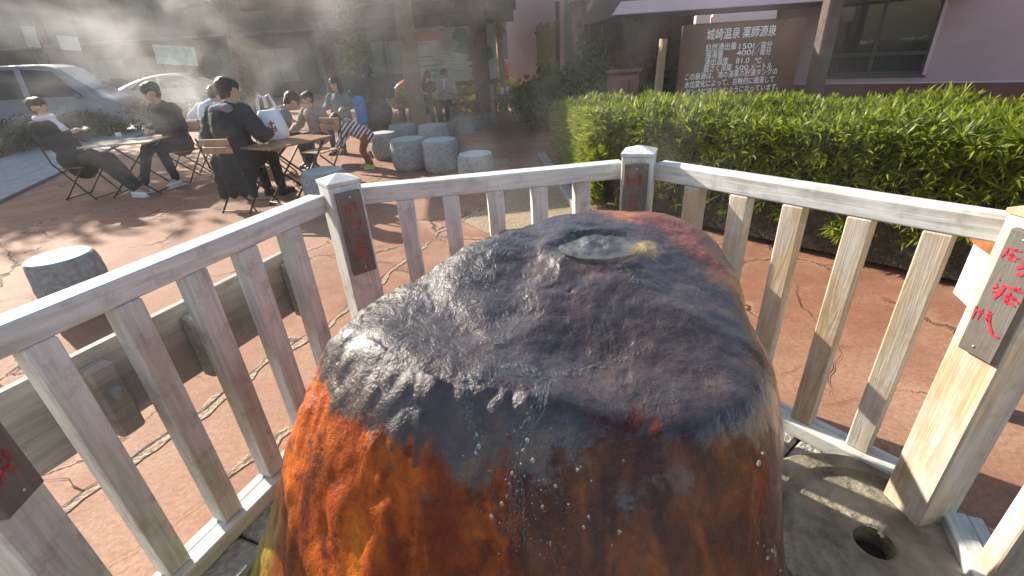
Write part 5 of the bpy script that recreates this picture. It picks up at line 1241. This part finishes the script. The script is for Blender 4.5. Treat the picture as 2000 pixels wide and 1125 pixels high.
# cap
fx = on(712, 330)
person('boy in striped shirt, brown trousers and green trainers bending over an empty chair', (fx[0] + .10, fx[1] + .08), R(95), 'bend', .66, stripes(), C['brown'], SH_G, MH_BLACK, 'short', look=(.2, 0), lean=1.0, hip=.72, hood=C['greywool'], arms={-1: ((-.20, .48, .02), (-.12, .66, -.16)), 1: ((.20, .46, .02), (.12, .62, -.18))}, legs={-1: ((-.11, .13, .40), (-.11, -.02, .09)), 1: ((.11, .15, .40), (.11, .10, .09))}, wr=.005)
q = on(632, 299, .44); folding_chair('empty folding chair with orange-brown slats in front of the striped boy', (q[0] - .12, q[1] + .25), R(150))
person('woman in black with long hair seated under the pavilion facing aside', (-1.78, 11.85), R(-140), 'sit', .92, C['black'], C['black'], SH_B, MH_BLACK, 'long', look=(.4, 0), lean=.35, coat=.4)
person('woman in light grey coat and pale scarf seated on the pavilion bench', (-1.22, 11.95), R(165), 'sit', .90, C['lightgrey'], C['charcoal'], SH_B, MH_BLACK, 'short', look=(.35, .2), lean=.12, scarf=C['white'], coat=.35, arms={-1: ((-.24, .06, .22), (-.05, .26, .28)), 1: ((.24, .06, .22), (.05, .26, .30))})
q = aty(1158, 200, 8.3)
person('child with brown hair and pale collar crouching behind the hedge corner', (q.x, q.y), R(-60), 'crouch', .72, C['charcoal'], C['charcoal'], SH_B, MH_BROWN, 'short', look=(.4, 0), lean=.35, hood=C['paleblue'])

# ------------------------------------------------------------------ parked vehicles
M_['tyre'] = mat('tyre_rubber', (.015, .015, .015), .85); M_['rim'] = mat('alloy', (.45, .45, .46), .3, metal=1); M_['cglass'] = mat('car_glass', (.012, .014, .016), .12, spec=.25)
M_['lampw'] = mat('headlight_glass', (.55, .57, .6), .1); M_['lampr'] = mat('tail_light', (.30, .01, .01), .15); M_['plate'] = mat('number_plate', (.6, .6, .55), .5)
def paint(name, c): return mat(name, c, .35, var=.03, coat=.35, spec=.4)
def car(label, loc, rz, body, stations, windows, wheels, W=.82, name='parked_car', cat='car', fronts=(), group='cars parked across the pavement'):
    """stations: (x, z_low, z_belt, z_top, half_belt, half_top) from tail to nose"""
    t = thing(name, label, cat, (loc[0], loc[1], 0), rz, group)
    prof = []
    vs = []; fs = []; m_ = 0
    for (x, zl, zb_, zt_, wb, wt) in stations:
        side = [(0, zl), (wb * .9, zl), (wb * .98, zl + .12), (wb, (zl + zb_) / 2), (wb * .985, zb_), ((wb * .985 + wt) / 2 + .012, (zb_ + zt_) / 2), (wt, zt_ - .03), (wt * .86, zt_), (0, zt_ + .012)]
        ring_ = [(x, -y, z) for y, z in side[1:-1]][::1]
        full = [(x, 0, side[0][1])] + [(x, y, z) for y, z in side[1:-1]] + [(x, 0, side[-1][1])] + [(x, -y, z) for y, z in side[1:-1]][::-1]
        m_ = len(full); vs += full
    ns = len(stations)
    for i in range(ns - 1):
        for k in range(m_): fs.append((i * m_ + k, i * m_ + (k + 1) % m_, (i + 1) * m_ + (k + 1) % m_, (i + 1) * m_ + k))
    fs.append(tuple(range(m_ - 1, -1, -1))); fs.append(tuple((ns - 1) * m_ + k for k in range(m_)))
    b = MB().add(vs, fs); o = b.build('body', body, t)
    md = o.modifiers.new('s', 'SUBSURF'); md.levels = md.render_levels = 2; md.boundary_smooth = 'PRESERVE_CORNERS'; o.data.polygons.foreach_set('use_smooth', [True] * len(o.data.polygons))
    X = [s[0] for s in stations]
    def surf(x, f):
        r = [np.interp(x, X, [s[j] for s in stations]) for j in range(1, 6)]
        return r[2 - 1] + f * (r[2] - r[1]), (r[3] * .985) + f * (r[4] - r[3] * .985)
    for s in (-1, 1):
        for (poly) in windows:
            pv_ = []
            for (x, f) in poly: z, y = surf(x, f); pv_.append((x, s * (y + .012), z))
            cx__ = np.mean([p[0] for p in pv_]); b = MB().add(pv_, [tuple(range(len(pv_)))[::s]]); b.build('side_window', M_['cglass'], t)
        for (x, z) in ((np.mean([p[0] for p in windows[0]]), 0), ):
            pass
        for poly in windows:
            xm = min(p[0] for p in poly) + .15; zb_, y = surf(xm, 0); MB().box((xm, s * (y + .02), zb_ - .12), (.16, .03, .035), None, 0, .01).build('door_handle', body, t)
    for (x0, z0, h0, x1, z1, h1, nm) in fronts:
        MB().add([(x0, -h0, z0), (x0, h0, z0), (x1, h1, z1), (x1, -h1, z1)], [(0, 1, 2, 3)]).build(nm, M_['cglass'], t)
    for (x, r) in wheels:
        for s in (-1, 1):
            yb = np.interp(x, X, [q_[4] for q_ in stations])
            wh = MB().lathe([(r * .6, -.09), (r * .95, -.09), (r, -.06), (r, .06), (r * .95, .09), (r * .6, .09)], 28).build('wheel', M_['tyre'], t); wh.location = (x, s * (yb - .07), r); wh.rotation_euler = (math.pi / 2, 0, 0)
            MB().lathe([(r * .6, -.07), (r * .62, .0), (r * .6, .095), (r * .1, .10)], 20).build('rim', M_['rim'], wh)
    xn = X[-1]; xt = X[0]; zbn = stations[-2][2]; zbt = stations[1][2]; wn_ = stations[-2][4]; wt_ = stations[1][4]
    for s in (-1, 1):
        MB().ball((xn - .10, s * (wn_ * .80), zbn - .13), (.10, .13, .09), 8).build('headlight', M_['lampw'], t, True)
        MB().box((xt + .05, s * (wt_ * .90), zbt - .02), (.12, .14, .26), None, 0, .03).build('tail_light', M_['lampr'], t)
        xm = max(p[0] for p in windows[-1]) - .08; z, y = surf(xm, .12); MB().ball((xm, s * (y + .11), z), (.06, .10, .075), 8).build('wing_mirror', body, t, True)
    MB().box((xn - .02, 0, .42), (.06, .36, .12), None, 0, .01).build('number_plate', M_['plate'], t)
    return t
# silver one-box van
van_st = [(-2.15, .38, 1.0, 1.70, .78, .66), (-2.12, .30, 1.02, 1.86, .84, .73), (-2.0, .28, 1.02, 1.90, .85, .74), (-.6, .28, 1.02, 1.92, .86, .74), (.8, .28, 1.02, 1.90, .86, .74), (1.02, .28, 1.02, 1.84, .86, .73), (1.70, .28, 1.02, 1.22, .85, .72), (1.80, .28, 1.0, 1.08, .85, .70), (2.12, .30, .90, .96, .82, .66), (2.20, .34, .80, .86, .78, .62), (2.23, .42, .70, .74, .72, .58)]
van_w = [[(-1.95, .10), (-1.15, .10), (-1.15, .88), (-1.85, .88)], [(-1.0, .10), (.18, .10), (.18, .88), (-1.0, .88)], [(.32, .10), (1.48, .12), (.98, .84), (.32, .88)]]
vp = aty(60, 200, 14.2)
car('silver-grey one-box van with pale roof parked beyond the shrubs', (vp.x + .05, 14.4), R(14), paint('silver_grey_paint', (.20, .20, .225)), van_st, van_w, ((-1.35, .30), (1.35, .30)), name='parked_van', cat='van', fronts=((1.70, 1.22, .62, 1.06, 1.80, .60, 'windscreen'), (-2.14, 1.15, .58, -2.14, 1.62, .54, 'rear_window')))
# silver hatchback
hat = [(-2.15, .35, .80, .86, .66, .55), (-2.1, .28, .92, 1.02, .80, .62), (-1.75, .24, .95, 1.16, .84, .60), (-1.0, .22, .95, 1.42, .86, .60), (-.2, .22, .94, 1.50, .86, .60), (.35, .22, .93, 1.44, .86, .60), (1.15, .22, .93, 1.02, .85, .62), (1.7, .24, .84, .90, .82, .60), (2.1, .28, .70, .76, .72, .52), (2.2, .35, .58, .62, .60, .45)]
hat_w = [[(-1.45, .25), (-.55, .12), (-.55, .86), (-1.0, .80)], [(-.45, .12), (.85, .16), (.30, .84), (-.45, .88)]]
hp_ = aty(362, 180, 19.3)
car('pale champagne hatchback parked behind the seated man', (hp_.x, 19.3), R(12), paint('champagne_paint', (.44, .43, .38)), hat, hat_w, ((-1.30, .31), (1.35, .31)), fronts=((1.10, 1.02, .60, .42, 1.42, .55, 'windscreen'), (-1.72, 1.08, .55, -1.05, 1.40, .52, 'rear_window')))
bp_ = aty(215, 165, 21.0)
car('dark blue hatchback parked between the van and the champagne car', (bp_.x - .2, 21.0), R(14), paint('dark_blue_paint', (.03, .045, .09)), hat, hat_w, ((-1.30, .31), (1.35, .31)), fronts=((1.10, 1.02, .60, .42, 1.42, .55, 'windscreen'), (-1.72, 1.08, .55, -1.05, 1.40, .52, 'rear_window')))
car('dark estate car behind the silver van tail', (-18.6, 14.8), R(20), paint('black_paint', (.02, .02, .022)), hat, hat_w, ((-1.30, .31), (1.35, .31)), fronts=((1.10, 1.02, .60, .42, 1.42, .55, 'windscreen'), (-1.72, 1.08, .55, -1.05, 1.40, .52, 'rear_window')))
q = aty(1030, 110, 20.0)
car('dark blue van parked beyond the pavilion corner', (q.x + 1.4, 20.5), R(182), paint('navy_van_paint', (.03, .04, .075)), [(x, a, b_ + .05, c_ + .22 if c_ > 1.1 else c_, d_, e_) for (x, a, b_, c_, d_, e_) in van_st], van_w, ((-1.35, .30), (1.35, .30)), name='parked_van', cat='van', fronts=((1.70, 1.22, .62, 1.06, 1.98, .60, 'windscreen'), (-2.16, 1.15, .58, -2.16, 1.7, .54, 'rear_window')), group='cars beyond the pavilion')
q = aty(1000, 150, 17.2)
car('red hatchback half hidden behind the pavilion post', (q.x - 1.75, 17.3), R(184), paint('red_paint', (.42, .012, .015)), hat, hat_w, ((-1.30, .31), (1.35, .31)), fronts=((1.10, 1.02, .60, .42, 1.42, .55, 'windscreen'), (-1.72, 1.08, .55, -1.05, 1.40, .52, 'rear_window')), group='cars beyond the pavilion')
bpy.data.scenes.remove(tmpsc)

# ------------------------------------------------------------------ steam: even thin veil over the place, and drifting clouds from the hot spring
m = bpy.data.materials.new('thin_vapour'); m.use_nodes = True; t = m.node_tree
t.nodes.remove(t.nodes['Principled BSDF'])
pvn = t.nodes.new('ShaderNodeVolumePrincipled'); pvn.inputs['Color'].default_value = (.96, .97, .98, 1); pvn.inputs['Density'].default_value = HAZE; pvn.inputs['Anisotropy'].default_value = .35
t.links.new(pvn.outputs[0], t.nodes['Material Output'].inputs['Volume'])
b = MB().box((0, 32, 9.2), (170, 100, 20.6)); o = b.build('haze', m); tag(o, 'thin warm vapour hanging over the court', 'haze', kind='stuff')

sm = bpy.data.materials.new('drifting_steam'); sm.use_nodes = True; t = sm.node_tree
t.nodes.remove(t.nodes['Principled BSDF'])
pvn = t.nodes.new('ShaderNodeVolumePrincipled'); pvn.inputs['Color'].default_value = (.97, .975, .98, 1); pvn.inputs['Anisotropy'].default_value = .3
t.links.new(pvn.outputs[0], t.nodes['Material Output'].inputs['Volume'])
tc = t.nodes.new('ShaderNodeTexCoord'); v = tc.outputs['Object']
nz = noise_n(t, mapping(t, v, (.55, .55, .8)), 1.25, 6, .62, .9)
ln_ = t.nodes.new('ShaderNodeVectorMath'); ln_.operation = 'LENGTH'
t.links.new(mapping(t, v, (1 / 5.2, 1 / 4.6, 1 / 2.0)), ln_.inputs[0])
fall = sst(t, ln_.outputs['Value'], .25, 1.0, True)
dens = mth(t, 'MULTIPLY', mth(t, 'MULTIPLY', sst(t, nz, .49, .69), fall), STEAM)
t.links.new(dens, pvn.inputs['Density'])
b = MB().ball((0, 0, 0), (5.2, 4.6, 2.0), 12); o = b.build('steam_cloud', sm); o.location = (-4.2, 7.2, 1.9); tag(o, 'white steam drifting from the spring across the tables', 'steam', kind='stuff')
sm2 = sm.copy(); sm2.name = 'rising_steam'
t = sm2.node_tree
for n_ in t.nodes:
    if n_.type == 'MAPPING' and abs(n_.inputs['Scale'].default_value[0] - .55) < .01: n_.inputs['Scale'].default_value = (2.6, 2.6, 1.6)
    if n_.type == 'MAPPING' and abs(n_.inputs['Scale'].default_value[0] - 1 / 5.2) < .01: n_.inputs['Scale'].default_value = (1 / 1.15, 1 / 1.0, 1 / .75)
b = MB().ball((0, 0, 0), (1.15, 1.0, .75), 12); o = b.build('steam_plume', sm2); o.location = (.15, 1.55, 1.35); tag(o, 'thin steam rising off the hot boulder', 'steam', kind='stuff')
